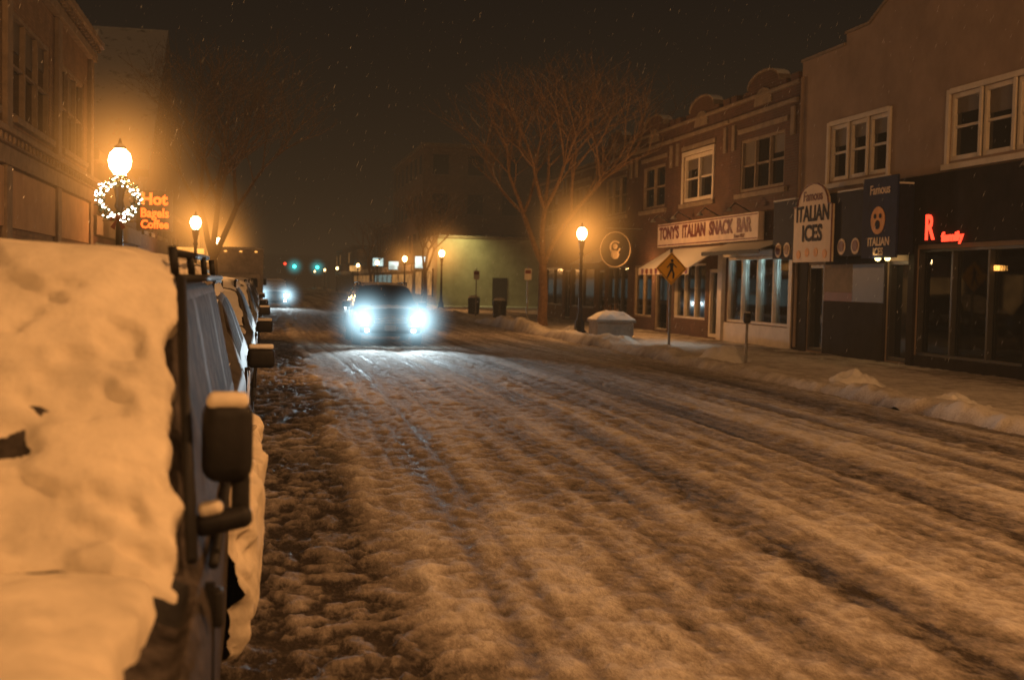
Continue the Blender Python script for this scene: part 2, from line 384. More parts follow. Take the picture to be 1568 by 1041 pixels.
for q,r in zip(pts[1:-1],pts[2:-1]):
    if abs(q[1]-r[1])>.05:
        p.poly([(FX-.06,q[1],q[2]+.001),(FX-.06,q[1],q[2]+.07),(FX-.06,r[1],r[2]+.07),(FX-.06,r[1],r[2]+.001)],(.42,0,0))
p.done()
p=P('dark_fascia',b,M['darkwall'],.01)
p.box(FX-.12,FX-.002,11,26.0,2.85,4.38)
p.box(FX-.08,FX-.002,24.62,24.88,.1,2.85); p.box(FX-.08,FX-.002,20.32,20.58,.1,2.85);p.box(FX-.08,FX-.002,15.92,16.18,.1,2.85)
for a,c in ((20.6,24.6),(16.2,20.3),(12,15.9)): p.box(FX-.05,FX-.002,a,c,.1,.36)
p.box(FX-.05,FX-.002,26.0,29.1,.1,1.5)
p.box(FX-.03,FX-.002,30.12,30.88,.1,3.4);p.box(FX-.04,FX-.002,25.92,26.0,.1,2.85)
p.box(FX-.03,FX-.002,26.0,29.1,2.45,4.3); p.done()
p=P('lower_wall_paint',b,M['stone']); p.box(FX-.022,FX-.002,27.6,29.1,1.75,2.44); p.done()
p=P('lower_wall_panel',b,M['dark']); p.box(FX-.022,FX-.002,26.05,27.595,1.51,2.44); p.done()
p=P('wall_stripe',b,M['maroon']); p.box(FX-.024,FX-.002,27.6,29.1,1.51,1.74); p.done()
p=P('storefront_frames',b,M['dark'],.006); sgl=P('storefront_glass',b,M['glass'])
for a,c in ((20.6,24.6),(16.2,20.3),(12,15.9)): window(p,sgl,FX,-1,a,c,.36,2.75,3,False,.07,.15)
window(p,gl,FX,-1,24.9,25.9,.16,2.5,1,False,.09,.2); window(p,gl,FX,-1,29.2,30.1,.16,2.45,1,False,.09,.2)
p.done(); gl.done(); sgl.done()
p=P('tables_and_counter',b,M['woodfloor'],.01); p.box(FX+5,FX+5.8,13,22,.17,1.2)
for yy in (13.5,15.5,18,20.2,22.8):
    p.box(FX+1.2,FX+2.1,yy-.45,yy+.45,.85,.9); p.box(FX+1.6,FX+1.7,yy-.05,yy+.05,.17,.85)
    for q in (-.75,.75): p.box(FX+1.4,FX+1.9,yy+q-.2,yy+q+.2,.5,.56); p.box(FX+1.4,FX+1.9,yy+q*1.25-.03,yy+q*1.25+.03,.17,1.05)
p.done()
pl_=((14,FX+2.5),(17.5,FX+3),(19.3,FX+5),(21.2,FX+2.2),(23.6,FX+4))
p=P('pendant_lamps',b,em('pendant',(1,.42,.1),6))
for yy,xx in pl_: p.sphere((xx,yy,2.25),.08,8)
p.done()
p=P('pendant_cords',b,M['dark'])
for yy,xx in pl_: p.box(xx-.01,xx+.01,yy-.01,yy+.01,2.34,3.69)
p.done()
light(b,'POINT',(FX+3.2,21,2.6),40,(1,.42,.12),.3,'restaurant_light')
text('R',b,E['neonred'],(FX-.17,23.9,3.18),.78,RR,.01,.014,.8,'neon_letter')
text('family',b,E['neonred'],(FX-.17,23.0,2.97),.27,RR,.01,.010,1.3,'neon_letters')
text('OPEN',b,E['amber'],(FX+.12,21.9,2.3),.15,RR,.01,.003,.9,'window_neon')
p=P('wall_lamp',b,M['iron'],.01); p.box(FX-.2,FX-.13,25.1,25.9,2.62,2.78); p.box(FX-.35,FX-.2,25.45,25.55,2.66,2.74); p.done()
p=P('wall_lamp_bulbs',b,em('sconce',(1,.75,.25),8)); p.sphere((FX-.38,25.28,2.56),.075,8); p.sphere((FX-.38,25.72,2.56),.075,8); p.done()
light(b,'POINT',(FX-.55,25.5,2.5),12,(1,.7,.3),.08,'sconce_light')
p=P('gooseneck_lamp',b,M['iron'])
for i in range(6):
    t=i/6*math.pi; u=(i+1)/6*math.pi; p.tube((FX-.1-.45*(1-math.cos(t))/2*1.4,19.7,4.3+.28*math.sin(t)),(FX-.1-.45*(1-math.cos(u))/2*1.4,19.7,4.3+.28*math.sin(u)),.02,.02)
p.lathe([(.05,0),(.16,-.16),(.17,-.2)],FX-.73,19.7,10,'z',4.3); p.done()
p=P('downpipe',b,M['stucco']); p.lathe([(.045,.2),(.045,7.6)],FX-.06,30.75,8); p.done()
# --- ices sign canopy
s=empty('italian_ices_sign',(14.0,28,3.4))
SX=14.0
p=P('canopy_frame',s,M['navy'],.015); p.box(SX,FX-.14,24.6,31.4,2.62,4.2); p.done()
pts=[(SX-.08,29.9,2.5),(SX-.08,29.9,3.95)]
for i in range(11):
    t=i/10*math.pi; pts.append((SX-.08,28.8+.88*math.cos(t),3.97+.56*math.sin(t)))
pts+=[(SX-.08,27.7,3.95),(SX-.08,27.7,2.5)]
p=P('arched_panel',s,M['cream'],.01); p.poly(pts,(.07,0,0)); p.done()
p=P('arched_panel_edge',s,M['maroon'])
for q,r in zip(pts[1:-1],pts[2:]):
    p.tube((SX-.085,q[1],q[2]),(SX-.085,r[1],r[2]),.022,.022,5)
p.done()
p=P('blue_panel',s,M['blue'],.01); p.box(SX-.06,SX-.005,24.62,26.2,2.55,4.42); p.done()
p=P('pumpkin_picture',s,M['orange']); p.lathe([(.32,0),(.32,.01)],SX-.07,25.45,20,'x',3.42); p.done()
p=P('pumpkin_face',s,M['navy'])
for dy,dz,r in ((.12,.1,.06),(-.12,.1,.06),(0,-.1,.11)): p.lathe([(r,0),(r,.006)],SX-.078,25.45+dy,10,'x',3.42+dz)
p.done()
p=P('cup_pictures',s,M['cream'])
for yy in (27.3,26.6,30.45,31.0): p.lathe([(.20,0),(.20,.012)],SX-.014,yy,16,'x',2.86)
p.done()
p=P('cup_rims',s,M['maroon'])
for yy in (27.3,26.6,30.45,31.0): p.lathe([(.14,0),(.14,.012)],SX-.024,yy,14,'x',2.87)
p.done()
text('Famous',s,M['maroon'],(SX-.085,28.8,4.2),.36,RR,.006,.006)
text('ITALIAN',s,M['navy'],(SX-.085,28.8,3.74),.56,RR,.006,.016,.92)
text('ICES',s,M['navy'],(SX-.085,28.8,3.23),.58,RR,.006,.018,1.05)
p=P('cone_pictures',s,M['orange'])
for dy in (-.75,-.25,.25,.75): p.lathe([(.12,0),(.12,.008)],SX-.09,28.8+dy,10,'x',2.78-abs(dy)*.1)
p.done()
text('Famous',s,M['cream'],(SX-.065,25.4,4.12),.3,RR,.004,.004)
text('ITALIAN',s,M['cream'],(SX-.065,25.4,2.92),.27,RR,.004,.006); text('ICES',s,M['cream'],(SX-.065,25.4,2.69),.24,RR,.004,.006)
p=P('snow_cap',s,M['snow'],.02); p.box(SX-.02,FX-.15,24.6,27.6,4.205,4.25); p.box(SX-.02,FX-.15,30.0,31.4,4.205,4.25); p.done()
# --- brick shop row
def brickshop(Y0,Y1,wm,wins,ped=True,H=7.5,white=False,name='brick_shop_building',nc=3,shopops=None):
    b=empty(name,(FX,(Y0+Y1)/2,0)); w0,w1=wins
    so=shopops or [(Y0+.3,Y1-1.5,.75,2.65),(Y1-1.3,Y1-.3,.15,2.5)]
    shell(b,FX,-1,Y0,Y1,H,12,wm,[(w0,w1,4.75,6.35)]+so,3.4)
    fr=P('window_frames',b,M['white'] if white else M['stone'],.01); gl=P('window_glass',b,M['dglass']); bl=P('blinds',b,M['blind'])
    window(fr,gl,FX,-1,w0,w1,4.75,6.35,nc,True,.13 if white else .09,.14,bl)
    if white:
        fr.box(FX-.05,FX,w0-.14,w0,4.7,6.5);fr.box(FX-.05,FX,w1,w1+.14,4.7,6.5);fr.box(FX-.07,FX,w0,w1,6.352,6.5)
    fr.done(); bl.done(); gl.done()
    t=P('stone_trim',b,M['stone'],.01)
    t.box(FX-.1,FX,w0-.25,w1+.25,4.55,4.695); t.box(FX-.05,FX,w0-.2,w1+.2,6.55,6.7)
    t.box(FX-.09,FX,Y0+.05,Y1-.05,7.0,7.12); t.box(FX-.08,FX+.3,Y0,Y1,H+.001,H+.1)
    for yy in (Y0+.35,Y1-.35): t.box(FX-.06,FX,yy-.12,yy+.12,6.1,6.9)
    t.done()
    if ped:
        c=(Y0+Y1)/2; w=1.15
        q=P('parapet',b,wm); pts=[(FX,c-w*1.35,H+.1),(FX,c-w*1.35,H+.28),(FX,c-w,H+.28)]
        arc=[(FX,c-w*math.cos(math.pi*i/10),H+.3+.42*math.sin(math.pi*i/10)) for i in range(11)]
        pts+=arc+[(FX,c+w,H+.28),(FX,c+w*1.35,H+.28),(FX,c+w*1.35,H+.1)]
        q.poly(pts,(.3,0,0)); q.done()
        q=P('parapet_coping',b,M['stone'])
        for a,d in zip(arc,arc[1:]): q.poly([(FX-.05,a[1],a[2]+.002),(FX-.05,a[1],a[2]+.06),(FX-.05,d[1],d[2]+.06),(FX-.05,d[1],d[2]+.002)],(.38,0,0))
        a2=[(FX-.04,c-.62*math.cos(math.pi*i/10),H-.25+.5*math.sin(math.pi*i/10)) for i in range(11)]
        q.poly(a2,(.035,0,0)); q.done()
        q=P('parapet_piers',b,wm,.01)
        for yy in (Y0+.3,Y1-.3): q.box(FX-.05,FX+.31,yy-.25,yy+.25,H+.102,H+.32)
        q.done()
    return b,so
b,so=brickshop(31.0,36.0,M['brick'],(31.9,35.1),shopops=[(31.3,35.9,.72,2.75)],nc=3)
fr=P('shopfront_frames',b,M['white'],.01); gl=P('shop_glass',b,M['glass'])
window(fr,gl,FX,-1,31.3,35.9,.72,2.75,4,False,.08,.14); fr.box(FX-.06,FX-.001,31.05,35.98,.1,.7)
fr.box(FX-.05,FX-.001,31.05,31.28,.7,2.8); fr.box(FX-.12,FX-.001,31.02,35.98,2.76,2.95); fr.done(); gl.done()
p=P('shop_interior',b,M['interior']); p.box(FX+4.5,FX+4.6,31.3,35.7,.2,3.3); p.box(FX+.35,FX+4.5,31.3,35.7,3.2,3.35); p.box(FX+.35,FX+4.5,31.26,31.3,.2,3.2); p.box(FX+.35,FX+4.5,35.7,35.74,.2,3.2)
p.box(FX+1.6,FX+2.3,31.6,34.2,.17,1.25); p.done()
p=P('display_ledge',b,M['woodfloor']); p.box(FX+.4,FX+.9,31.6,35.6,.17,.8); p.done()
p=P('shelves',b,M['woodfloor'])
for z in (1.2,1.7,2.2):
    p.box(FX+4.1,FX+4.45,31.4,35.6,z,z+.05); p.box(FX+1,FX+4,35.35,35.68,z,z+.05)
p.done()
pc=[M['cream'],M['blue'],M['maroon'],M['orange'],M['dark'],M['green']]
pp=[P('goods',b,m) for i,m in enumerate(pc)]
for z in (1.25,1.75,2.25):
    yy=31.5
    while yy<35.4:
        w=random.uniform(.1,.3); random.choice(pp).box(FX+4.12,FX+4.3,yy,yy+w*.85,z,z+random.uniform(.15,.38)); yy+=w
    xx=FX+1.05
    while xx<FX+3.9:
        w=random.uniform(.1,.3); random.choice(pp).box(xx,xx+w*.85,35.4,35.6,z,z+random.uniform(.15,.38)); xx+=w
for i in range(16): random.choice(pp).lathe([(.08,0),(.1,.1+random.uniform(0,.2)),(.04,.38)],FX+.65,31.9+i*.23,8,'z',.8)
for q in pp: q.done()
p=P('ceiling_tubes',b,E['cool']); p.box(FX+1.2,FX+1.35,31.8,35.4,3.1,3.15); p.box(FX+3,FX+3.15,31.8,35.4,3.1,3.15); p.done()
light(b,'AREA',(FX+1.3,33.5,3.05),380,(.6,.9,1),0,'shop_light',(0,math.radians(35),0),shape='RECTANGLE',size=1.2,size_y=3.6)
p=P('hanging_pennants',b,M['white'])
for i in range(14):
    yy=32.2+i*.24; p.poly([(FX+.3,yy,2.62),(FX+.3,yy+.2,2.62),(FX+.3,yy+.1,2.35)],(.01,0,0))
p.done()
p=P('awning',b,M['awndark']); p.poly([(FX-.01,31.4,3.2),(FX-.9,31.4,2.9),(FX-.9,31.4,2.78),(FX-.86,31.4,2.88),(FX-.01,31.4,3.14)],(0,4.5,0)); p.done()
b,so=brickshop(36.0,41.2,M['brick2'],(37.4,40.2),white=True,shopops=[(37.8,40.9,.7,2.6),(36.5,37.5,.15,2.4)],nc=2)
fr=P('shopfront_frames',b,M['white'],.01); gl=P('shop_glass',b,M['glass'])
window(fr,gl,FX,-1,37.8,40.9,.7,2.6,3,False,.07,.14); window(fr,gl,FX,-1,36.5,37.5,.16,2.4,1,False,.12,.14); fr.box(FX-.14,FX-.001,36.02,36.4,.1,2.9)
fr.done(); gl.done()
p=P('lit_back_wall',b,em('dim_interior',(.4,.8,.75),.07,.8)); p.box(FX+4.4,FX+4.45,36.4,40.9,.3,3.2); p.done()
p=P('awning',b,M['awn']); p.poly([(FX-.01,36.2,3.15),(FX-1.2,36.2,2.42),(FX-1.2,36.2,2.2),(FX-1.16,36.2,2.4),(FX-.01,36.2,3.1)],(0,5.2,0)); p.done()
p=P('awning_stripes',b,M['maroon'])
for i in range(10): p.poly([(FX-1.21,36.3+i*.5,2.41),(FX-1.21,36.55+i*.5,2.41),(FX-1.21,36.55+i*.5,2.26),(FX-1.21,36.42+i*.5,2.2),(FX-1.21,36.3+i*.5,2.26)],(.008,0,0))
p.done()
s=empty('snack_bar_sign',(14.2,37.5,3.6))
p=P('sign_board',s,M['signwhite'],.01); p.box(FX-.3,FX-.105,32.9,42.0,3.22,4.05); p.done()
p=P('sign_border',s,M['maroon']); p.box(FX-.31,FX-.301,32.95,41.95,3.26,3.3); p.box(FX-.31,FX-.301,32.95,41.95,3.97,4.01); p.done()
text('TONY\'S  ITALIAN  SNACK  BAR',s,M['maroon'],(FX-.31,37.6,3.68),.6,RR,.006,.022,1.0)
text('Since 1957',s,M['maroon'],(FX-.31,34.3,3.38),.17,RR,.006,.002,1.1)
p=P('gooseneck_lamps',s,M['iron'])
for yy in (34,36.5,39,41.2):
    p.tube((FX-.1,yy,4.1),(FX-.6,yy,4.35),.018,.018); p.tube((FX-.6,yy,4.35),(FX-.75,yy,4.2),.018,.018); p.lathe([(.04,0),(.12,-.1)],FX-.76,yy,8,'z',4.2)
p.done()
b,so=brickshop(41.2,46.0,M['brick'],(42.2,44.8),nc=2,ped=True,shopops=[(43.4,45.6,.6,2.6),(41.6,43,.15,2.45)])
fr=P('shopfront_frames',b,M['stone'],.01); gl=P('shop_glass',b,M['glass']); window(fr,gl,FX,-1,43.4,45.6,.6,2.6,2,False); window(fr,gl,FX,-1,41.6,43,.16,2.45,1,False); fr.done(); gl.done()
p=P('lit_back_wall',b,E['warm']); p.box(FX+2.5,FX+2.55,41.5,45.7,.3,3.2); p.done()
light(b,'POINT',(FX-.7,43.4,2.4),100,(1,.45,.13),.1,'doorway_light')
b,so=brickshop(46.0,51.2,M['brick2'],(47,50),nc=3,shopops=[(46.5,49.3,.6,2.6),(49.8,50.8,.15,2.45)])
fr=P('shopfront_frames',b,M['dark'],.01); gl=P('shop_glass',b,M['glass']); window(fr,gl,FX,-1,46.5,49.3,.6,2.6,3,False); window(fr,gl,FX,-1,49.8,50.8,.16,2.45,1,False); fr.done(); gl.done()
p=P('lit_back_wall',b,em('dim_warm',(1,.4,.12),.3,.6)); p.box(FX+2.5,FX+2.55,46.5,50.8,.3,3.2); p.done()
p=P('awning',b,M['awndark']); p.poly([(FX-.01,46.3,3.4),(FX-1.3,46.3,2.7),(FX-1.3,46.3,2.45),(FX-1.26,46.3,2.68),(FX-.01,46.3,3.35)],(0,4.6,0)); p.done()
for (ya,yb,wm,ww,HH,nn) in ((51.2,57,M['brick'],(52.5,55.5),7.2,3),(57,62.5,M['brick2'],(58.5,61),6.4,2)):
    b,so=brickshop(ya,yb,wm,ww,nc=nn,ped=False,H=HH)
    fr=P('shopfront_frames',b,M['dark'],.01); gl=P('shop_glass',b,M['dglass'])
    for o in so: window(fr,gl,FX,-1,*o,2,False)
    fr.done(); gl.done()
b=empty('plaster_building',(18,92,0))
p=P('walls',b,M['paleplaster']); p.box(12.4,24,86,100,-.1,5.0); p.done()
p=P('cornice',b,M['stone'],.02); p.box(12.3,24.1,85.9,100.1,5.002,5.2); p.done()
p=P('windows',b,E['warm']); p.box(12.35,12.39,88,91,.8,2.6); p.box(12.35,12.39,94,98,.8,2.6); p.done()
p=P('window_surrounds',b,M['dark'])
for a in (87.8,91.02,93.8,98.02): p.box(12.3,12.395,a,a+.18,.7,2.8)
p.box(16.5,17.6,85.93,85.99,.1,2.2); p.done()
light(b,'SPOT',(13.8,84.0,6.0),850,(.95,.82,.30),.1,'floodlight',(math.radians(25),0,0),spot_size=2.4,spot_blend=.9)
def block(name,x0,x1,y0,y1,H,wm,n,floors,lit=0):
    b=empty(name,((x0+x1)/2,(y0+y1)/2,0)); p=P('walls',b,wm); p.box(x0,x1,y0,y1,-.1,H); p.done()
    p=P('cornice',b,M['stone'],.02); p.box(x0-.15,x1+.15,y0-.15,y1+.15,H+.001,H+.3); p.done()
    gl=P('windows',b,M['dglass']); li=P('lit_windows',b,E['warm']); t=P('window_trim',b,M['stone'])
    fh=H/floors; xside=x0 if x0>0 else x1; s=-1 if x0>0 else 1
    for f in range(1 if floors>1 else 0,floors):
        z=f*fh+fh*.3
        for i in range(n):
            w=(x1-x0)/n; a=x0+i*w+w*.28
            q=li if random.random()<lit else gl
            q.box(a,a+w*.44,y0-.03,y0-.005,z,z+fh*.5); t.box(a-.1,a+w*.44+.1,y0-.09,y0-.005,z-.14,z-.005)
        m=max(2,int((y1-y0)/3.2)); w=(y1-y0)/m
        for i in range(m):
            a=y0+i*w+w*.28; q=li if random.random()<lit else gl
            q.box(xside+s*.03,xside+s*.005,a,a+w*.44,z,z+fh*.5); t.box(xside+s*.09,xside+s*.005,a-.1,a+w*.44+.1,z-.14,z-.005)
    m=max(1,int((y1-y0)/5)); w=(y1-y0)/m; sg=P('shop_signs',b,M['signwhite'],.01)
    sh=P('shop_windows',b,random.choice([E['warm'],M['dglass'],em('cool_shop',(.6,.9,.85),.6,.5)]))
    for i in range(m):
        a=y0+i*w; sh.box(xside+s*.03,xside+s*.005,a+.5,a+w-.5,.7,2.5); sg.box(xside+s*.15,xside+s*.005,a+.4,a+w-.4,2.8,3.35)
    sh.done(); sg.done(); gl.done(); li.done(); t.done(); return b
block('brick_office_block',13.6,26,104,128,13.6,M['tan'],4,4)
block('brick_shop_building',13.8,24,130,150,8,M['brick'],3,2,lit=.1)
block('shop_building',13.8,24,152,185,6,M['tan'],3,2,lit=.1)
block('shop_building',13.8,24,188,230,7,M['brick2'],3,2,lit=.1)
block('shop_building',-16,-5.4,72,96,5.2,M['brick'],3,1)
block('shop_building',-16,-5.4,98,135,6,M['tan'],3,2,lit=.15)
block('shop_building',-16,-5.4,138,190,6.5,M['brick2'],3,2,lit=.1)
block('brick_shop_building',-18,-5.6,193,260,8,M['brick'],3,2)
block('brick_office_block',-4,16,330,350,8,M['brick2'],6,3)
LX=-5.2
b=empty('tan_brick_building',(LX,24,0))
lw=[(27.0,31.5),(33.2,37.2),(20.8,25.2),(14.5,19)]
ops=[(a,c,5.05,7.3) for a,c in lw]+[(34.0,37.6,.6,2.4),(28.5,31.8,.6,2.4),(22,26.5,.6,2.4),(15,20,.6,2.4)]
shell(b,LX,1,10,38.6,8.6,14,M['tan'],ops,3.8)
fr=P('window_frames',b,M['stone'],.01); gl=P('window_glass',b,M['dglass']); bl=P('blinds',b,M['blind'])
for i,o in enumerate(ops): window(fr,gl,LX,1,*o,3 if i<4 else 2,i<4,.1,.16,bl if i<4 else None)
fr.done(); gl.done(); bl.done()
t=P('cornices',b,M['stone'],.02)
t.box(LX+.35,LX-.0,10,38.7,4.5,4.62);t.box(LX+.25,LX,10,38.65,4.32,4.498);t.box(LX+.15,LX,10,38.65,3.95,4.318)
t.box(LX+.4,LX-.3,10,38.7,8.601,8.8); t.box(LX+.2,LX,10,38.65,8.2,8.45)
yy=10.2
while yy<38.4: t.box(LX+.32,LX+.2,yy,yy+.14,8.46,8.598); t.box(LX+.3,LX+.252,yy,yy+.12,4.34,4.48); yy+=.42
for yy in (10.3,20.3,26.2,32.4,38.3): t.box(LX+.12,LX,yy-.28,yy+.28,.1,3.948); t.box(LX+.12,LX,yy-.28,yy+.28,4.622,8.198)
for a,c in lw: t.box(LX+.14,LX,a-.15,c+.15,4.9,5.045)
t.done()
t=P('lamplight_fascia',b,mat('painted_lamplight',(.46,.30,.17),.85,var=.15,scale=1.5))  # brighter orange colour stands in for lamplight on this wall band
for a,c in ((20.6,25.9),(26.5,32.1),(32.7,38.0)): t.box(LX+.06,LX+.001,a,c,2.7,3.9)
t.done()
b=empty('low_shop_building',(LX,44,0))
shell(b,LX,1,38.8,52.5,5.6,12,M['brick'],[(40,44,.6,2.8),(46,51,.6,2.8)])
fr=P('frames',b,M['dark']); gl=P('glass',b,E['warm']); window(fr,gl,LX,1,40,44,.6,2.8,3,False); window(fr,gl,LX,1,46,51,.6,2.8,3,False); fr.done(); gl.done()
t=P('cornice',b,M['stone'],.02); t.box(LX+.25,LX,38.8,52.5,5.3,5.6); t.box(LX+.2,LX,38.8,52.5,3,3.6); t.done()
b=empty('gabled_building',(-9,62,0))
p=P('walls',b,M['brick']); p.box(-15,LX,53,71,-.1,6.2)
p.poly([(LX,53,6.2),(LX,71,6.2),(LX,62,13.4)],(-.35,0,0)); p.poly([(-14.65,53,6.2),(-14.65,71,6.2),(-14.65,62,13.4)],(-.35,0,0)); p.done()
p=P('roof',b,M['roof'])
for a,c in ((52.4,62),(71.6,62)): p.poly([(-15.3,a,5.9),(-15.3,c,13.6),(-15.3,c,13.9),(-15.3,a,6.2)],(10.6,0,0))
p.done()
fr=P('window_frames',b,M['stone']); gl=P('glass',b,M['dglass'])
for a in (55,58.5,63,66.5):
    gl.box(LX+.03,LX+.005,a,a+1.6,3.8,5.4); fr.box(LX+.1,LX+.005,a-.15,a+1.75,3.6,3.79); fr.box(LX+.1,LX+.005,a-.15,a+1.75,5.41,5.6)
gl.box(LX+.03,LX+.005,61.2,62.8,8,10.2); fr.box(LX+.1,LX+.005,61,63,7.8,7.99); fr.done(); gl.done()
p=P('shop_windows',b,E['warm']); p.box(LX+.03,LX+.005,54,60,.7,2.6); p.box(LX+.03,LX+.005,63,70,.7,2.6); p.done()
s=empty('neon_sign',(-3.4,40,3.9))
p=P('sign_bracket',s,M['iron']); p.tube((-5.2,40.05,4.3),(-3.0,40.05,4.3),.03,.03); p.tube((-5.2,40.05,3.5),(-3.8,40.05,3.5),.03,.03); p.box(-3.95,-2.85,40.0,40.12,3.2,4.5); p.done()
text('Hot',s,E['neonor'],(-3.42,39.97,4.2),.5,RF,.02,.02); text('Bagels',s,E['neonor'],(-3.4,39.97,3.76),.40,RF,.02,.012,.88); text('Coffee',s,E['neonor'],(-3.4,39.97,3.40),.36,RF,.02,.012,.88)
light(s,'POINT',(-3.4,39.0,2.8),30,(1,.15,.03),.2,'neon_light')
# ------------------------------------------------------------ street lamps
def lamp(x,y,W=420,wreath=False,hR=1.7,hs=1.5,z=3.5):
    e=empty('street_lamp',(x,y,.12))
    p=P('post',e,M['iron'],0,True)
    p.lathe([(.22,.05),(.22,.25),(.17,.3),(.16,.55),(.10,.7),(.075,.9),(.05,z-.75),(.08,z-.7),(.055,z-.6),(.10,z-.38),(.12,z-.26),(.09,z-.2)],x,y,14); p.done()
    p=P('globe',e,E['sodium'],0,True); p.lathe([(.09,z-.2),(.155,z-.11),(.175,z),(.15,z+.11),(.08,z+.18)],x,y,14); p.done()
    p=P('cap',e,M['iron'],0,True); p.lathe([(.10,z+.182),(.08,z+.22),(.03,z+.26),(.02,z+.31),(.005,z+.36)],x,y,12); p.done()
    light(e,'POINT',(x,y,z),W,SOD,.12,'lamp_light')
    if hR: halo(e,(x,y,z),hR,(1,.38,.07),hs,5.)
    if wreath:
        c=(x,y-.12,z-.6)
        p=P('wreath_ring',e,M['green'])
        for i in range(420):
            a=random.uniform(0,2*math.pi); R=.27+random.uniform(-.06,.06)
            q=Vector((c[0]+R*math.cos(a),c[1]+random.uniform(-.05,.05),c[2]+R*math.sin(a)))
            d=Vector((random.uniform(-1,1),random.uniform(-1,.6),random.uniform(-1,1))).normalized()*.07
            p.tube(q,q+d,.012,.002,3)
        p.done()
        p=P('wreath_lights',e,E['fairy'])
        for i in range(110):
            a=random.uniform(0,2*math.pi); R=.275+random.uniform(-.075,.075)
            p.sphere((c[0]+R*math.cos(a),c[1]-.08,c[2]+R*math.sin(a)),.014,4)
        p.done()
        p=P('wreath_bow',e,M['maroon']); p.sphere((c[0],c[1]-.08,c[2]-.27),.05,8)
        for s_ in(-1,1): p.poly([(c[0],c[1]-.08,c[2]-.27),(c[0]+s_*.12,c[1]-.08,c[2]-.2),(c[0]+s_*.12,c[1]-.08,c[2]-.33)],(0,.02,0)); p.poly([(c[0],c[1]-.08,c[2]-.27),(c[0]+s_*.05,c[1]-.08,c[2]-.46),(c[0]+s_*.11,c[1]-.08,c[2]-.42)],(0,.02,0))
        p.done()
    return e
lamp(-2.15,19.2,650,True,2.3,1.7); lamp(-2.1,39.5,600,False,3.0,1.4); lamp(-2.1,60,600,False,3.4,1.1)
lamp(-2.1,80,400,False,3.2,.9); lamp(-2.1,101,400,False,0,0); lamp(-2.1,122,400,False,0,0)
lamp(10.35,38.4,750,False,3.1,1.5); lamp(10.4,70.3,700,False,3.4,1.25); lamp(10.5,90,400,False,3.2,1.); lamp(10.5,112,400,False,0,0); lamp(10.5,135,300,False,0,0)
lamp(-2.4,-2.6,210,False,0,0); lamp(10.5,5.5,600,False,0,0)
for i,yy in enumerate((165,200,240)): lamp(-2.1,yy,250,False,0,0); lamp(10.5,yy+8,250,False,0,0)
def tall(x,y,arm,W):  # unseen tall lights added outside the frame to brighten the road
    e=empty('added_tall_light',(x,y,.1)); p=P('mast',e,M['steel'],0,True); p.lathe([(.16,0),(.12,.5),(.07,8.2)],x,y,10); p.done()
    sg=1 if arm>0 else -1
    p=P('arm',e,M['steel']); p.tube((x,y,8.1),(x+arm,y,8.9),.05,.04); p.done()
    p=P('luminaire',e,M['steel'],.03); p.box(x+arm-.1,x+arm+.5*sg,y-.15,y+.15,8.86,9.0); p.done()
    p=P('lens',e,E['sodium'],0,True); p.sphere((x+arm+.2*sg,y,8.82),.14,10); p.done()
    light(e,'POINT',(x+arm+.2*sg,y,8.65),W,(1,.46,.16),.15,'added_fill_light')
tall(-2.6,-9,2.2,3900); tall(10.7,2,-3.2,3900)
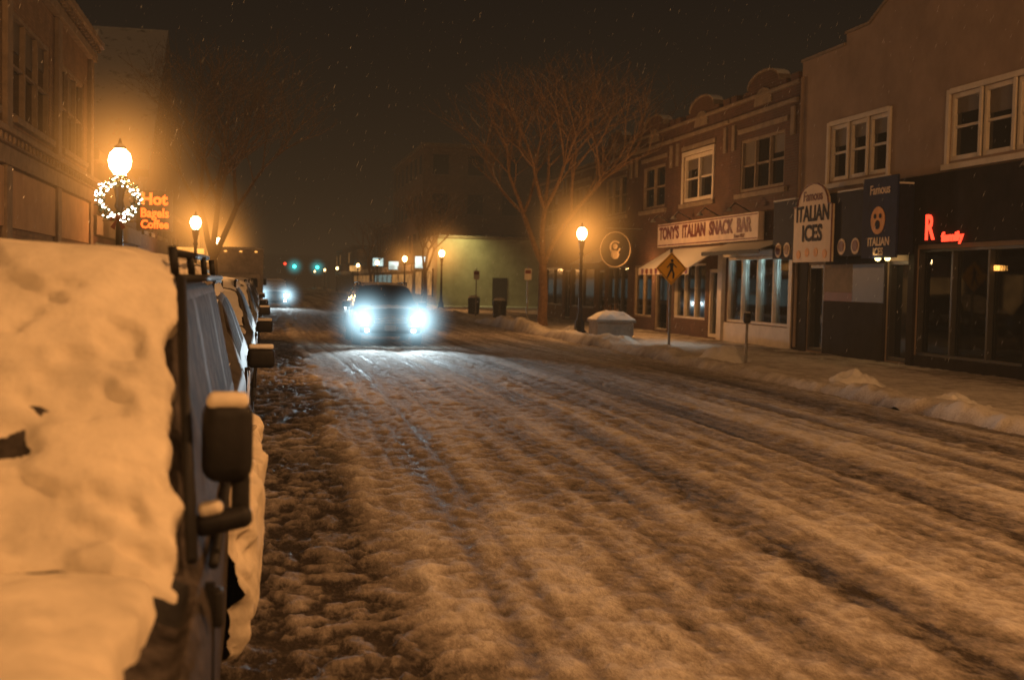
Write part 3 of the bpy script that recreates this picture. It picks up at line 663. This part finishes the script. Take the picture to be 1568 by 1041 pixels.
# ------------------------------------------------------------ vehicles
def vehicle(name,cx,yf,st,paint,wheels,RW=.36,res=.05,pillars=(),glassy=(0,0),ws=(0,0),rear=None,seed=0,trimrange=None,glm=None):
    e=empty(name,(cx,yf,0))
    ring=[]
    for (y,zb,w,zbelt,wr,zr) in st:
        ring.append([(0,zb),(w*.9,zb),(w-.01,zb+.16),(w,zbelt-.10),(w-.03,zbelt),(wr,zr-.07),(wr-.14,zr),(0,zr+.03)])
    ring=np.array(ring); yv=np.array([s[0] for s in st])
    ii=[]
    for a in range(len(st)-1):
        n=max(2,int((yv[a+1]-yv[a])/res)); ii+=list(a+np.arange(n)/n)
    ii.append(len(st)-1); ii=np.array(ii)
    jn=[3,2,6,3,8,4,9]; f=res/.05; jj=[]
    for b,n in enumerate(jn):
        n=max(2,int(n/f)); jj+=list(b+np.arange(n)/n)
    jj.append(7); jj=np.array(jj)
    def lerp(A,t):
        i=np.minimum(t.astype(int),A.shape[0]-2); u=(t-i).reshape(-1,*([1]*(A.ndim-1))); return A[i]*(1-u)+A[i+1]*u
    R=lerp(ring,ii); R=np.moveaxis(lerp(np.moveaxis(R,1,0),jj),0,1); yy=lerp(yv,ii)
    half=np.stack([R[...,0],np.repeat(yy[:,None],len(jj),1),R[...,1]],-1)
    left=half[:,::-1][:,1:].copy(); left[...,0]*=-1
    G=np.concatenate([half,left],1); J=np.concatenate([jj,jj[::-1][1:]]); SD=np.concatenate([np.ones(len(jj)),-np.ones(len(jj)-1)])
    for _ in range(3):
        G[1:-1]=G[1:-1]*.5+(G[:-2]+G[2:])*.25
        G[:,1:-1]=G[:,1:-1]*.5+(G[:,:-2]+G[:,2:])*.25
    G[...,0]+=cx; G[...,1]+=yf
    du=np.gradient(G,axis=0); dv=np.gradient(G,axis=1); Nn=np.cross(dv,du); Nn/=np.linalg.norm(Nn,axis=-1,keepdims=True)+1e-9
    if Nn[len(ii)//2,len(jj)-1,2]<0: Nn=-Nn
    C=(G[:-1,:-1]+G[1:,1:])/2; ly=C[...,1]-yf; lx=np.abs(C[...,0]-cx); Jc=((J[:-1]+J[1:])/2)[None,:].repeat(C.shape[0],0)
    mask=np.ones(C.shape[:2],bool)
    for wy in wheels: mask&=~(((ly-wy)**2+(C[...,2]-RW)**2<(RW*1.17)**2)&(lx>.6)&(C[...,2]>.0))
    ob=gridmesh('body',G[...,0],G[...,1],G[...,2],paint,e,mask=mask)
    me=ob.data; me.materials.append(glm or M['dglass']); me.materials.append(M['plastic'])
    mi=np.zeros(C.shape[:2],int)
    side=(Jc>4.15)&(Jc<4.93)&(ly>glassy[0])&(ly<glassy[1])
    for p0,p1 in pillars: side&=~((ly>p0)&(ly<p1))
    mi[side]=1; mi[(Jc>5.25)&(ly>ws[0])&(ly<ws[1])]=1
    if rear: mi[(Jc>5.3)&(ly>rear[0])&(ly<rear[1])]=1
    mi[(Jc<1.7)]=2
    if trimrange: mi[(Jc>4.5)&(ly>trimrange[0])&(ly<trimrange[1])]=2
    me.polygons.foreach_set('material_index',mi[mask].reshape(-1).astype(np.int32))
    for r_,nm in ((0,'front_cap'),(-1,'rear_cap')):
        bm=bmesh.new(); vs=[bm.verts.new(c) for c in G[r_]]; bm.faces.new(vs[:-1] if (G[r_][0]-G[r_][-1]).dot(G[r_][0]-G[r_][-1])<1e-6 else vs); m2=bpy.data.meshes.new(nm); bm.to_mesh(m2); bm.free(); m2.materials.append(paint); link(bpy.data.objects.new(nm,m2),e)
    wmax=max(s[2] for s in st)
    for wy in wheels:
        for sd in (-1,1):
            x=cx+sd*(wmax-.13)
            p=P('tyre',e,M['tire'],0,True); p.lathe([(RW*.62,-.10),(RW*.93,-.11),(RW,-.08),(RW,.08),(RW*.93,.11),(RW*.62,.10)],x,yf+wy,28,'x',RW); p.done()
            p=P('rim',e,M['rim']); p.lathe([(RW*.64,-.09),(RW*.64,.09)],x,yf+wy,20,'x',RW)
            for k in range(5):
                a=k*2*math.pi/5; p.tube((x+sd*.10,yf+wy,RW),(x+sd*.10,yf+wy+math.cos(a)*RW*.62,RW+math.sin(a)*RW*.62),.045,.03,5)
            p.lathe([(.06,-.12),(.06,.12)],x,yf+wy,10,'x',RW); p.done()
            p=P('wheel_arch',e,M['plastic'],0,True); p.torus((cx+sd*(wmax-.015),yf+wy,RW),RW*1.17,.03,'x',20,6,0,math.pi); p.done()
    def snowlayer(y0,y1,j0,j1,T,edge=.08,nm='snow_cover',m=M['snow'],side=None,s=0,up=1,lo=-.012,ns=6.,dent=0.):
        isel=np.where((G[:,len(jj)-1,1]-yf>=y0-.02)&(G[:,len(jj)-1,1]-yf<=y1+.02))[0]
        if side is None: jsel=np.where((J>=j0)&(J<=j1))[0]
        else: jsel=np.where((J>=j0)&(J<=j1)&(SD==side))[0]
        A=G[isel[0]:isel[-1]+1,jsel[0]:jsel[-1]+1]; B=Nn[isel[0]:isel[-1]+1,jsel[0]:jsel[-1]+1]
        if up>1:
            for _ in range(2):
                n=A.shape[0]; t=np.linspace(0,n-1,(n-1)*up+1); A=lerp(A,t); B=lerp(B,t); A=np.swapaxes(A,0,1); B=np.swapaxes(B,0,1)
        d0=np.cumsum(np.concatenate([np.zeros((1,A.shape[1])),np.linalg.norm(np.diff(A,axis=0),axis=-1)],0),0)
        d1=np.cumsum(np.concatenate([np.zeros((A.shape[0],1)),np.linalg.norm(np.diff(A,axis=1),axis=-1)],1),1)
        D=np.minimum(np.minimum(d0,d0[-1:]-d0),np.minimum(d1,d1[:,-1:]-d1))
        n1=fbm(d0*ns,d1*ns,seed+s,4); n2=fbm(d0*2.2,d1*2.2,seed+s+5,3); n3=fbm(d0*22,d1*22,seed+s+9,2); n4=fbm(d0*5+4,d1*3.2,seed+s+19,4)
        sm=sst(D+(n1-.5)*edge*1.8,.0,edge)
        th=sm*(T*(.5+1.0*n2)+.014*(n1-.5)+.005*(n3-.5)-dent*sst(n4,.50,.62))+lo*(1-sst(D+(n1-.5)*edge*1.8,.0,edge*.4))
        Q=A+B*th[...,None]
        gridmesh(nm,Q[...,0],Q[...,1],Q[...,2],m,e)
    return e,snowlayer,G,Nn
def rbox(name,e,m,c,s,bev,rot=(0,0,0),seg=4):
    bm=bmesh.new(); bmesh.ops.create_cube(bm,size=1,matrix=Matrix.Diagonal((*s,1))); bmesh.ops.bevel(bm,geom=bm.edges[:],offset=bev,segments=seg,profile=.5,affect='EDGES')
    me=bpy.data.meshes.new(name); bm.to_mesh(me); bm.free(); me.polygons.foreach_set('use_smooth',[True]*len(me.polygons)); me.materials.append(m)
    o=bpy.data.objects.new(name,me); o.location=c; o.rotation_euler=rot; link(o,e); return o
SUV=[(0,.45,.72,.74,.64,.86),(.05,.34,.86,.80,.76,.96),(.28,.27,.93,.92,.85,1.02),(1.1,.27,.95,1.00,.87,1.09),(1.18,.27,.95,1.02,.87,1.12),(1.85,.27,.95,1.04,.74,1.63),(2.6,.27,.95,1.05,.74,1.68),(4.1,.27,.95,1.07,.72,1.65),(4.45,.3,.93,1.07,.69,1.58),(4.68,.38,.9,1.04,.78,1.10),(4.74,.5,.82,.9,.72,1.0)]
def suv(name,cx,yf,paint,lit=False,snowy=True,seed=0):
    e,sn,G,Nn=vehicle(name,cx,yf,SUV,paint,(.88,3.75),.37,.06,((2.75,2.87),(3.75,3.85)),(1.55,4.4),(1.22,1.82),(4.47,4.65),seed=seed,glm=M['dglass'] if not snowy or lit else M['frostglass'])
    f=yf
    rbox('grille',e,M['plastic'],(cx,f-.01,.72),(.95,.06,.22),.02)
    for i in range(4): rbox('grille_bar',e,M['chrome'],(cx,f-.045,.65+i*.05),(.9,.02,.014),.004)
    rbox('bumper',e,paint,(cx,f+.0,.48),(1.62,.16,.2),.06); rbox('air_intake',e,M['plastic'],(cx,f-.085,.42),(1.0,.03,.09),.01)
    rbox('licence_plate',e,M['steel'],(cx,f-.10,.52),(.31,.02,.15),.005)
    for s_ in (-1,1):
        hx=cx+s_*.70
        rbox('headlamp',e,E['head'] if lit else M['chrome'],(hx,f+.03,.76),(.26,.12,.15),.04,seg=2)
        rbox('fog_lamp',e,E['head'] if lit else M['chrome'],(cx+s_*.62,f-.075,.45),(.1,.04,.08),.015,seg=1)
        rbox('mirror',e,M['plastic'],(cx+s_*1.06,f+1.6,1.10),(.22,.12,.16),.04); rbox('mirror_snow',e,M['snow'],(cx+s_*1.06,f+1.6,1.195),(.2,.11,.04),.018)
        p=P('roof_rail',e,M['plastic']); p.tube((cx+s_*.66,f+2.0,1.72),(cx+s_*.64,f+4.2,1.71),.02,.02)
        for yy in (2.0,3.1,4.2): p.tube((cx+s_*.65,f+yy,1.62),(cx+s_*.65,f+yy,1.72),.018,.018)
        p.done()
        p=P('door_seams',e,M['plastic']); p.box(cx+s_*.952,cx+s_*.93,f+2.8,f+2.812,.4,1.05); p.box(cx+s_*.952,cx+s_*.93,f+1.5,f+1.512,.4,1.03); p.box(cx+s_*.965,cx+s_*.94,f+2.5,f+2.68,.93,.96); p.done()
    p=P('wipers',e,M['plastic']); p.tube((cx-.55,f+1.2,1.16),(cx-.05,f+1.42,1.36),.012,.01); p.tube((cx+.05,f+1.2,1.16),(cx+.55,f+1.42,1.35),.012,.01); p.done()
    if snowy:
        sn(.15,1.15,5.1,7,.045,.1,s=1); sn(1.2,1.85,5.2,7,.022,.08,s=2); sn(1.85,4.4,5.1,7,.07,.1,s=3); sn(.6,4.5,2.1,3.2,.01,.25,s=4,side=1,ns=5)
    else:
        sn(1.9,4.35,5.4,7,.03,.15,s=3); sn(.2,1.1,5.6,7,.006,.25,s=1,ns=3)
    if lit:
        for s_ in (-1,1):
            hx=cx+s_*.70
            light(e,'SPOT',(hx,f-.14,.76),2600,(.72,.91,1),.07,'headlight_beam',(math.radians(88.5),0,math.pi),spot_size=math.radians(56),spot_blend=1.)
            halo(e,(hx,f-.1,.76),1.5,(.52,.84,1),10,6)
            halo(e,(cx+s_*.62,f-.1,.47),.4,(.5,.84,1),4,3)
    return e
suv('oncoming_suv',3.35,31.8,M['paintdark'],True,False,5)
suv('oncoming_car',.75,74,M['paintdark'],True,True,6)
suv('parked_suv',-1.06,8.4,M['paintgray'],False,True,7)
suv('parked_suv',-1.02,15.0,M['paintgray'],False,True,8)
suv('parked_suv',-1.0,23.0,M['paintsilver'],False,True,9)
suv('parked_suv',-1.0,31.0,M['paintgray'],False,True,10)
suv('parked_suv',-1.05,45.0,M['paintgray'],False,True,10)
e=empty('box_truck',(-1.0,56,0)); c=-1.0
rbox('cargo_box',e,M['paintwhite'],(c,60.2,1.95),(2.1,5.2,2.3),.04); rbox('cab',e,M['paintwhite'],(c,56.6,1.25),(1.95,1.9,1.5),.15); rbox('hood',e,M['paintwhite'],(c,55.4,.95),(1.8,1.0,.7),.12)
rbox('windscreen',e,M['dglass'],(c,55.68,1.62),(1.6,.12,.55),.04,(math.radians(-12),0,0)); rbox('grille',e,M['plastic'],(c,54.88,.85),(1.1,.06,.3),.02); rbox('bumper',e,M['steel'],(c,54.85,.5),(1.9,.15,.2),.03)
rbox('roof_snow',e,M['snow'],(c,60.2,3.14),(2.08,5.1,.14),.06)
p=P('tyres',e,M['tire'],0,True)
for s_ in (-1,1):
    for yy in (55.8,61): p.lathe([(.25,-.12),(.42,-.12),(.42,.12),(.25,.12)],c+s_*.88,yy,20,'x',.42)
p.done()
for s_ in(-1,1): rbox('headlamp',e,M['chrome'],(c+s_*.72,54.88,.88),(.22,.06,.16),.02); rbox('mirror',e,M['plastic'],(c+s_*1.12,56,1.6),(.14,.08,.3),.02)
p=P('marker_lights',e,E['amber'])
for i in (-.7,0,.7): p.box(c+i-.06,c+i+.06,57.56,57.59,2.98,3.03)
p.done()
VAN=[(0,.45,.80,.78,.70,.86),(.08,.35,.90,.86,.80,.98),(.35,.30,.94,.96,.87,1.03),(1.30,.30,.95,1.05,.885,1.09),(1.38,.30,.95,1.06,.89,1.11),(2.06,.30,.95,1.10,.815,1.785),(2.5,.30,.95,1.10,.81,1.80),(5.2,.30,.95,1.12,.80,1.80),(5.5,.35,.93,1.10,.77,1.73),(5.62,.45,.9,1.05,.8,1.1),(5.68,.6,.85,.9,.75,.95)]
vx,vf=-1.05,1.3
e,sn,G,Nn=vehicle('parked_van',vx,vf,VAN,M['frosty'],(.85,4.5),.38,.03,((2.98,3.12),(4.3,4.42)),(1.95,5.3),(1.45,2.03),(5.5,5.58),seed=40,trimrange=(1.24,1.42),glm=M['frostglass'])
sn(.12,1.34,5.2,7,.05,.06,'hood_snow',M['vansnow'],None,1,2,ns=5,dent=.014)
sn(1.345,2.12,4.97,7,.038,.045,'windscreen_snow',M['vansnow'],None,2,3,ns=8,dent=.028)
sn(2.06,5.4,5.0,7,.035,.10,'roof_snow',M['vansnow'],None,3,1,ns=3)
sn(2.9,5.6,1.1,3.5,.11,.13,'side_snow',M['vansnow'],1,4,3,ns=7,dent=.03)
p=P('drip_rail',e,M['plastic'],0,True); p.tube((vx+.83,vf+2.05,1.745),(vx+.83,vf+5.3,1.75),.014,.014); p.tube((vx+.905,vf+1.42,1.12),(vx+.835,vf+2.05,1.745),.014,.014)
p.tube((vx+.80,vf+2.35,1.82),(vx+.77,vf+5.1,1.85),.014,.014)
for yy in (2.35,3.2,4.2,5.1): p.tube((vx+.80,vf+yy,1.75),(vx+.79,vf+yy,1.84),.014,.014)
p.done()
p=P('belt_trim',e,M['plastic'],0,True); p.tube((vx+.945,vf+1.6,1.07),(vx+.945,vf+5.3,1.11),.014,.014,8); p.done()
p=P('door_seams',e,M['plastic'])
for yy in (1.5,3.05,4.36): p.box(vx+.953,vx+.93,vf+yy,vf+yy+.012,.42,1.05)
p.done()
rbox('mirror_head',e,M['plastic'],(-.078,2.98,1.355),(.122,.10,.205),.042)
rbox('mirror_snow',e,M['vansnow'],(-.078,2.98,1.452),(.10,.088,.04),.019)
rbox('mirror_post',e,M['plastic'],(-.045,2.99,1.22),(.045,.055,.12),.02)
rbox('mirror_arm',e,M['plastic'],(-.085,2.97,1.16),(.14,.065,.055),.024,(0,math.radians(-12),0))
rbox('mirror_arm_snow',e,M['vansnow'],(-.115,2.97,1.19),(.06,.055,.035),.016,(0,math.radians(-12),0))
rbox('door_handle',e,M['plastic'],(-.085,2.66,1.03),(.025,.045,.085),.011)
for s_ in (-1,1): rbox('headlamp',e,M['chrome'],(vx+s_*.72,vf+.02,.78),(.28,.14,.16),.04)
rbox('grille',e,M['plastic'],(vx,vf-.01,.72),(1.0,.06,.24),.02); rbox('bumper',e,M['plastic'],(vx,vf,.48),(1.75,.18,.22),.07)
# ------------------------------------------------------------ trees
def tree(name,x,y,H,seed,r0=.19,spread=1.,fork=2.6,maxd=7,tw=.007):
    rnd=random.Random(seed); e=empty(name,(x,y,0)); p=P('trunk_and_branches',e,M['bark']); cnt=[0]
    def grow(pt,d,L,r,dep):
        if dep>maxd or r<.003 or cnt[0]>11000: return
        n=3 if dep<4 else 2; q=pt
        for i in range(n):
            d=(d+Vector((rnd.uniform(-.16,.16),rnd.uniform(-.16,.16),rnd.uniform(-.04,.12)))).normalized()
            q2=q+d*(L/n); ra=r*(1-.25*i/n); rb=r*(1-.25*(i+1)/n); p.tube(q,q2,ra,rb,7 if dep<3 else (4 if dep<5 else 3)); cnt[0]+=1; q=q2
            if dep>=2 and rnd.random()<.6:
                dd=(d+Vector((rnd.uniform(-1,1),rnd.uniform(-1,1),rnd.uniform(-.1,.7)))*.9).normalized(); grow(q,dd,L*.6,max(tw,r*.45),dep+2)
        k=rnd.choice([2,3,3]) if dep<5 else 2
        a0=rnd.uniform(0,6.28)
        for i in range(k):
            a=a0+i*2*math.pi/k+rnd.uniform(-.4,.4); sp=rnd.uniform(.38,.75)*spread
            dd=(d*math.cos(sp)+Vector((math.cos(a),math.sin(a),.15))*math.sin(sp)).normalized()
            grow(q,dd,L*rnd.uniform(.68,.86),max(tw,r*.75*rnd.uniform(.72,.9)),dep+1)
    p.lathe([(r0*1.5,0),(r0*1.15,.25),(r0,.6)],x,y,9)
    p.tube((x,y,.5),(x+.04,y,fork*.5),r0,r0*.9,9); p.tube((x+.04,y,fork*.5),(x-.02,y,fork),r0*.9,r0*.8,9)
    for i in range(3):
        a=i*2.1+rnd.uniform(-.3,.3); grow(Vector((x-.02,y,fork-.05)),Vector((math.cos(a)*.42*spread,math.sin(a)*.42*spread,1)).normalized(),H*.2,r0*.62,1)
    p.done()
tree('bare_tree',11.0,46.6,11.6,3,.2,1.05)
tree('bare_tree',-2.2,56.5,13.5,11,.24,.98,tw=.011)
tree('bare_tree',11,82,9,21,.15,1,2.4,6); tree('bare_tree',-2.5,92,9,22,.15,1,2.4,6); tree('bare_tree',11,124,9,23,.16,1,2.4,6)
# ------------------------------------------------------------ street furniture
s=empty('pedestrian_crossing_sign',(10.3,29.3,.1)); x,y=10.3,29.3
p=P('post',s,M['steel']); p.box(x-.03,x+.03,y+.01,y+.05,.1,2.75); p.done()
def diamond(p,c,h,y,t): p.poly([(c[0],y,c[1]-h),(c[0]+h,y,c[1]),(c[0],y,c[1]+h),(c[0]-h,y,c[1])],(0,t,0))
z=2.25
p=P('diamond_plate',s,M['yellow']); diamond(p,(x,z),.42,y-.01,.012); p.done()
p=P('border',s,M['dark'])
for a in range(4):
    q=[(0,-.385),(.385,0),(0,.385),(-.385,0)]; A=Vector(q[a]);B=Vector(q[(a+1)%4]); p.poly([(x+A.x,y-.014,z+A.y),(x+B.x,y-.014,z+B.y),(x+B.x*.95,y-.014,z+B.y*.95),(x+A.x*.95,y-.014,z+A.y*.95)],(0,.003,0))
p.done()
p=P('walking_figure',s,M['dark'],0)
p.sphere((x+.01,y-.016,z+.20),.042,10,(1,.1,1))
def limb(a,b,r0,r1): p.poly([(x+a[0]-r0,y-.02,z+a[1]),(x+b[0]-r1,y-.02,z+b[1]),(x+b[0]+r1,y-.02,z+b[1]),(x+a[0]+r0,y-.02,z+a[1])],(0,.006,0))
limb((.0,.15),(.0,-.03),.05,.04); limb((-.01,-.02),(-.11,-.24),.03,.022); limb((.01,-.02),(.06,-.13),.03,.026); limb((.06,-.13),(.05,-.26),.026,.022); limb((-.03,.13),(-.12,.02),.022,.018); limb((.03,.13),(.13,.03),.022,.018); p.done()
s=empty('parking_meter',(10.6,25,.1)); p=P('pole',s,M['steel']); p.lathe([(.035,.1),(.03,1.0)],10.6,25,8); p.done(); rbox('meter_head',s,M['iron'],(10.6,25,1.13),(.17,.12,.26),.055); rbox('display',s,M['dglass'],(10.6,24.935,1.17),(.1,.015,.08),.005)
for (x,y) in ((10.6,47.6),(10.5,59)):
    s=empty('parking_sign',(x,y,.1)); p=P('post',s,M['steel']); p.box(x-.025,x+.025,y,y+.04,.1,2.5); p.done()
    p=P('plate',s,M['white']); p.box(x-.15,x+.15,y-.015,y-.002,1.95,2.4); p.done(); p=P('plate_band',s,M['maroon']); p.box(x-.12,x+.12,y-.02,y-.016,2.2,2.35); p.done()
def bin_(x,y):
    s=empty('litter_bin',(x,y,.1)); p=P('body',s,M['iron'],0,False)
    p.lathe([(.27,.12),(.28,.16),(.30,.85),(.33,.88),(.33,.94)],x,y,16)
    for k in range(16): a=k*math.pi/8; p.tube((x+.29*math.cos(a),y+.29*math.sin(a),.16),(x+.315*math.cos(a),y+.315*math.sin(a),.88),.014,.014,4)
    p.done(); p=P('lid',s,M['iron'],0,True); p.lathe([(.33,.945),(.30,1.0),(.15,1.06),(.14,1.0)],x,y,16); p.done(); p=P('snow_on_lid',s,M['snow'],0,True); p.sphere((x,y,1.05),.27,12,(1,1,.3)); p.done()
bin_(10.7,53.9); bin_(11.1,63)
def planter(x,y):
    s=empty('planter',(x,y,.1)); p=P('tub',s,M['concrete'],.02)
    for (a,b,z0,z1) in ((.55,.45,.1,.2),(.6,.5,.2,.62),(.66,.56,.62,.72)): p.box(x-a,x+a,y-b,y+b,z0,z1-.002)
    p.done()
    a,b=np.meshgrid(np.linspace(-1,1,26),np.linspace(-1,1,26),indexing='ij'); rr=np.maximum(np.abs(a),np.abs(b))
    gridmesh('snow_mound',x+a*.66,y+b*.56,.70+.26*(1-rr**3)*(.5+.9*fbm(a*2+x,b*2+y,5,3)),M['snow'],s)
    p=P('dead_shrub',s,M['bark'])
    for i in range(40):
        a=random.uniform(0,6.28); r=random.uniform(.1,.4); p.tube((x+.1*math.cos(a),y+.1*math.sin(a),.75),(x+r*math.cos(a),y+r*math.sin(a),1.0+random.uniform(0,.3)),.008,.003,3)
    p.done()
planter(10.9,36.6)
s=empty('round_hanging_sign',(13.55,44.8,3.2))
p=P('bracket',s,M['iron']); p.tube((FX,44.8,4.0),(13.0,44.8,4.0),.025,.025); p.done()
q=[]
p=P('disc',s,M['dark']); p.lathe([(.72,-.04),(.72,.04)],0,0,32,'y',0); q.append(p.done())
p=P('rim',s,M['cream'],0,True); p.torus((0,-.045,0),.68,.02,'y',32,6); q.append(p.done())
p=P('emblem',s,M['cream'],0,True); p.torus((0,-.045,.1),.22,.04,'y',20,6,.6,2*math.pi-.2); p.sphere((0,-.045,.12),.11,10,(1,.2,1)); p.sphere((0,-.045,-.2),.2,10,(1,.15,.9)); q.append(p.done())
for o in q: o.matrix_parent_inverse=Matrix.Identity(4); o.location=(-.1,0,0); o.rotation_euler=(0,0,math.radians(-48))
for (x,col,yy) in ((5.8,'green',225),(10.2,'green',230)):
    s=empty('traffic_signal',(x,yy,0)); p=P('pole',s,M['steel']); p.tube((12.2,yy,0),(12.2,yy,5.2),.1,.08); p.tube((12.2,yy,5.1),(x,yy,5.1),.06,.05); p.box(x-.18,x+.18,yy-.15,yy+.15,3.9,5.0); p.done()
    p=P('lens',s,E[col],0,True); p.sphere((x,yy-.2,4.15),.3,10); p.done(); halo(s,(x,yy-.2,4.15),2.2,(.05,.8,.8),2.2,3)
s=empty('traffic_signal',(4.2,232,0)); p=P('pole',s,M['steel']); p.tube((-3,232,0),(-3,232,5.2),.1,.08); p.tube((-3,232,5.1),(4.2,232,5.1),.06,.05); p.box(4.0,4.4,231.9,232.1,3.9,5); p.done(); p=P('lens',s,E['red'],0,True); p.sphere((4.2,231.8,4.7),.26,10); p.done()
cc={'farcool':(.75,1,.95),'amber':(1,.4,.08),'farwarm':(1,.5,.15)}
for (x,y,z,w,h,k) in ((13.4,101,4.2,1.2,1.0,'farcool'),(12.0,92.5,3.3,.8,.9,'farcool'),(13.6,140,4.0,2.,.9,'farcool'),(13.2,122,3.4,1.2,.8,'farcool'),(-4.7,84,3.5,1.6,.4,'amber'),(-4.6,74,3.3,1.3,.45,'amber'),(-4.4,104,3.3,1.6,.5,'farwarm'),(13.4,172,3.5,2.4,.8,'farwarm'),(-4,150,3,2,.6,'farwarm')):
    s=empty('shop_sign',(x,y,z)); rbox('sign_box',s,M['dark'],(x,y+.05,z),(w+.1,.12,h+.1),.02); p=P('lit_face',s,em('sign_face',cc[k],2.5,.6)); p.box(x-w/2,x+w/2,y-.03,y-.015,z-h/2,z+h/2); p.done()
    p=P('bracket',s,M['iron']); xx=13.9 if x>0 else -5.4; p.tube((x,y+.05,z+h/2+.05),(xx,y+.05,z+h/2+.05),.03,.03); p.done()
# ------------------------------------------------------------ falling snow
bm=bmesh.new(); rnd=random.Random(5)
for i in range(4200):
    y=rnd.uniform(16,60); x=rnd.uniform(-.2,.7)*y; z=rnd.uniform(.4,1.8+.30*y); r=rnd.uniform(.0014,.0028); L=rnd.uniform(.02,.06)
    d=Vector((-.35,rnd.uniform(-.1,.1),-1)).normalized()*L; c=Vector((x,y,z)); a=[bm.verts.new(c+Vector((r*math.cos(t),r*math.sin(t),0))) for t in (0,2.1,4.2)]; b1=bm.verts.new(c+d); b2=bm.verts.new(c-d)
    for k in range(3): bm.faces.new((a[k],a[(k+1)%3],b1)); bm.faces.new((a[(k+1)%3],a[k],b2))
me=bpy.data.meshes.new('falling_snow'); bm.to_mesh(me); bm.free(); me.materials.append(M['snow']); link(bpy.data.objects.new('falling_snow',me))
# ------------------------------------------------------------ haze with built-in glow
m,nt,o=nmat('glowing_haze'); ab=N(nt,'ShaderNodeVolumeAbsorption'); ab.inputs['Density'].default_value=.009; ab.inputs[0].default_value=(.25,.25,.25,1)
ee=N(nt,'ShaderNodeEmission'); ee.inputs[0].default_value=(1,.58,.27,1); ee.inputs[1].default_value=.00040; ad=N(nt,'ShaderNodeAddShader')  # emission paints the lamplight that haze would scatter
nt.links.new(ab.outputs[0],ad.inputs[0]); nt.links.new(ee.outputs[0],ad.inputs[1]); nt.links.new(ad.outputs[0],o.inputs[1])
p=P('glowing_haze_box',None,m); p.box(-70,90,-30,420,-.3,11.5); p.done()
# ------------------------------------------------------------ world
w=bpy.data.worlds.new('World'); S.world=w; w.use_nodes=True; nt=w.node_tree; nt.nodes.clear()
o=N(nt,'ShaderNodeOutputWorld'); bg=N(nt,'ShaderNodeBackground'); tc=N(nt,'ShaderNodeTexCoord'); sp=N(nt,'ShaderNodeSeparateXYZ'); nt.links.new(tc.outputs['Generated'],sp.inputs[0])
r=N(nt,'ShaderNodeValToRGB'); el=r.color_ramp.elements; el[0].position=0; el[0].color=(.016,.010,.005,1); el[1].position=.9; el[1].color=(.060,.032,.015,1)
a=el.new(.25); a.color=(.0045,.0043,.0042,1); a=el.new(.45); a.color=(.016,.011,.007,1)
nt.links.new(sp.outputs[2],r.inputs[0]); nt.links.new(r.outputs[0],bg.inputs[0]); bg.inputs[1].default_value=1.; nt.links.new(bg.outputs[0],o.inputs[0])
# ------------------------------------------------------------ camera
cd=bpy.data.cameras.new('camera'); cam=bpy.data.objects.new('camera',cd); COL.objects.link(cam); S.camera=cam
cd.sensor_width=23.6; cd.lens=23.6*1829/1568; cd.clip_end=3000; cd.clip_start=.05
yaw=math.radians(11.86); pitch=math.radians(-2.66); roll=math.radians(1.3)
Mx=Matrix.Rotation(-yaw,4,'Z')@Matrix.Rotation(math.pi/2+pitch,4,'X')@Matrix.Rotation(roll,4,'Z')
Mx.translation=(0,0,1.75); cam.matrix_world=Mx
cd.dof.use_dof=True; cd.dof.focus_distance=10; cd.dof.aperture_fstop=1.9
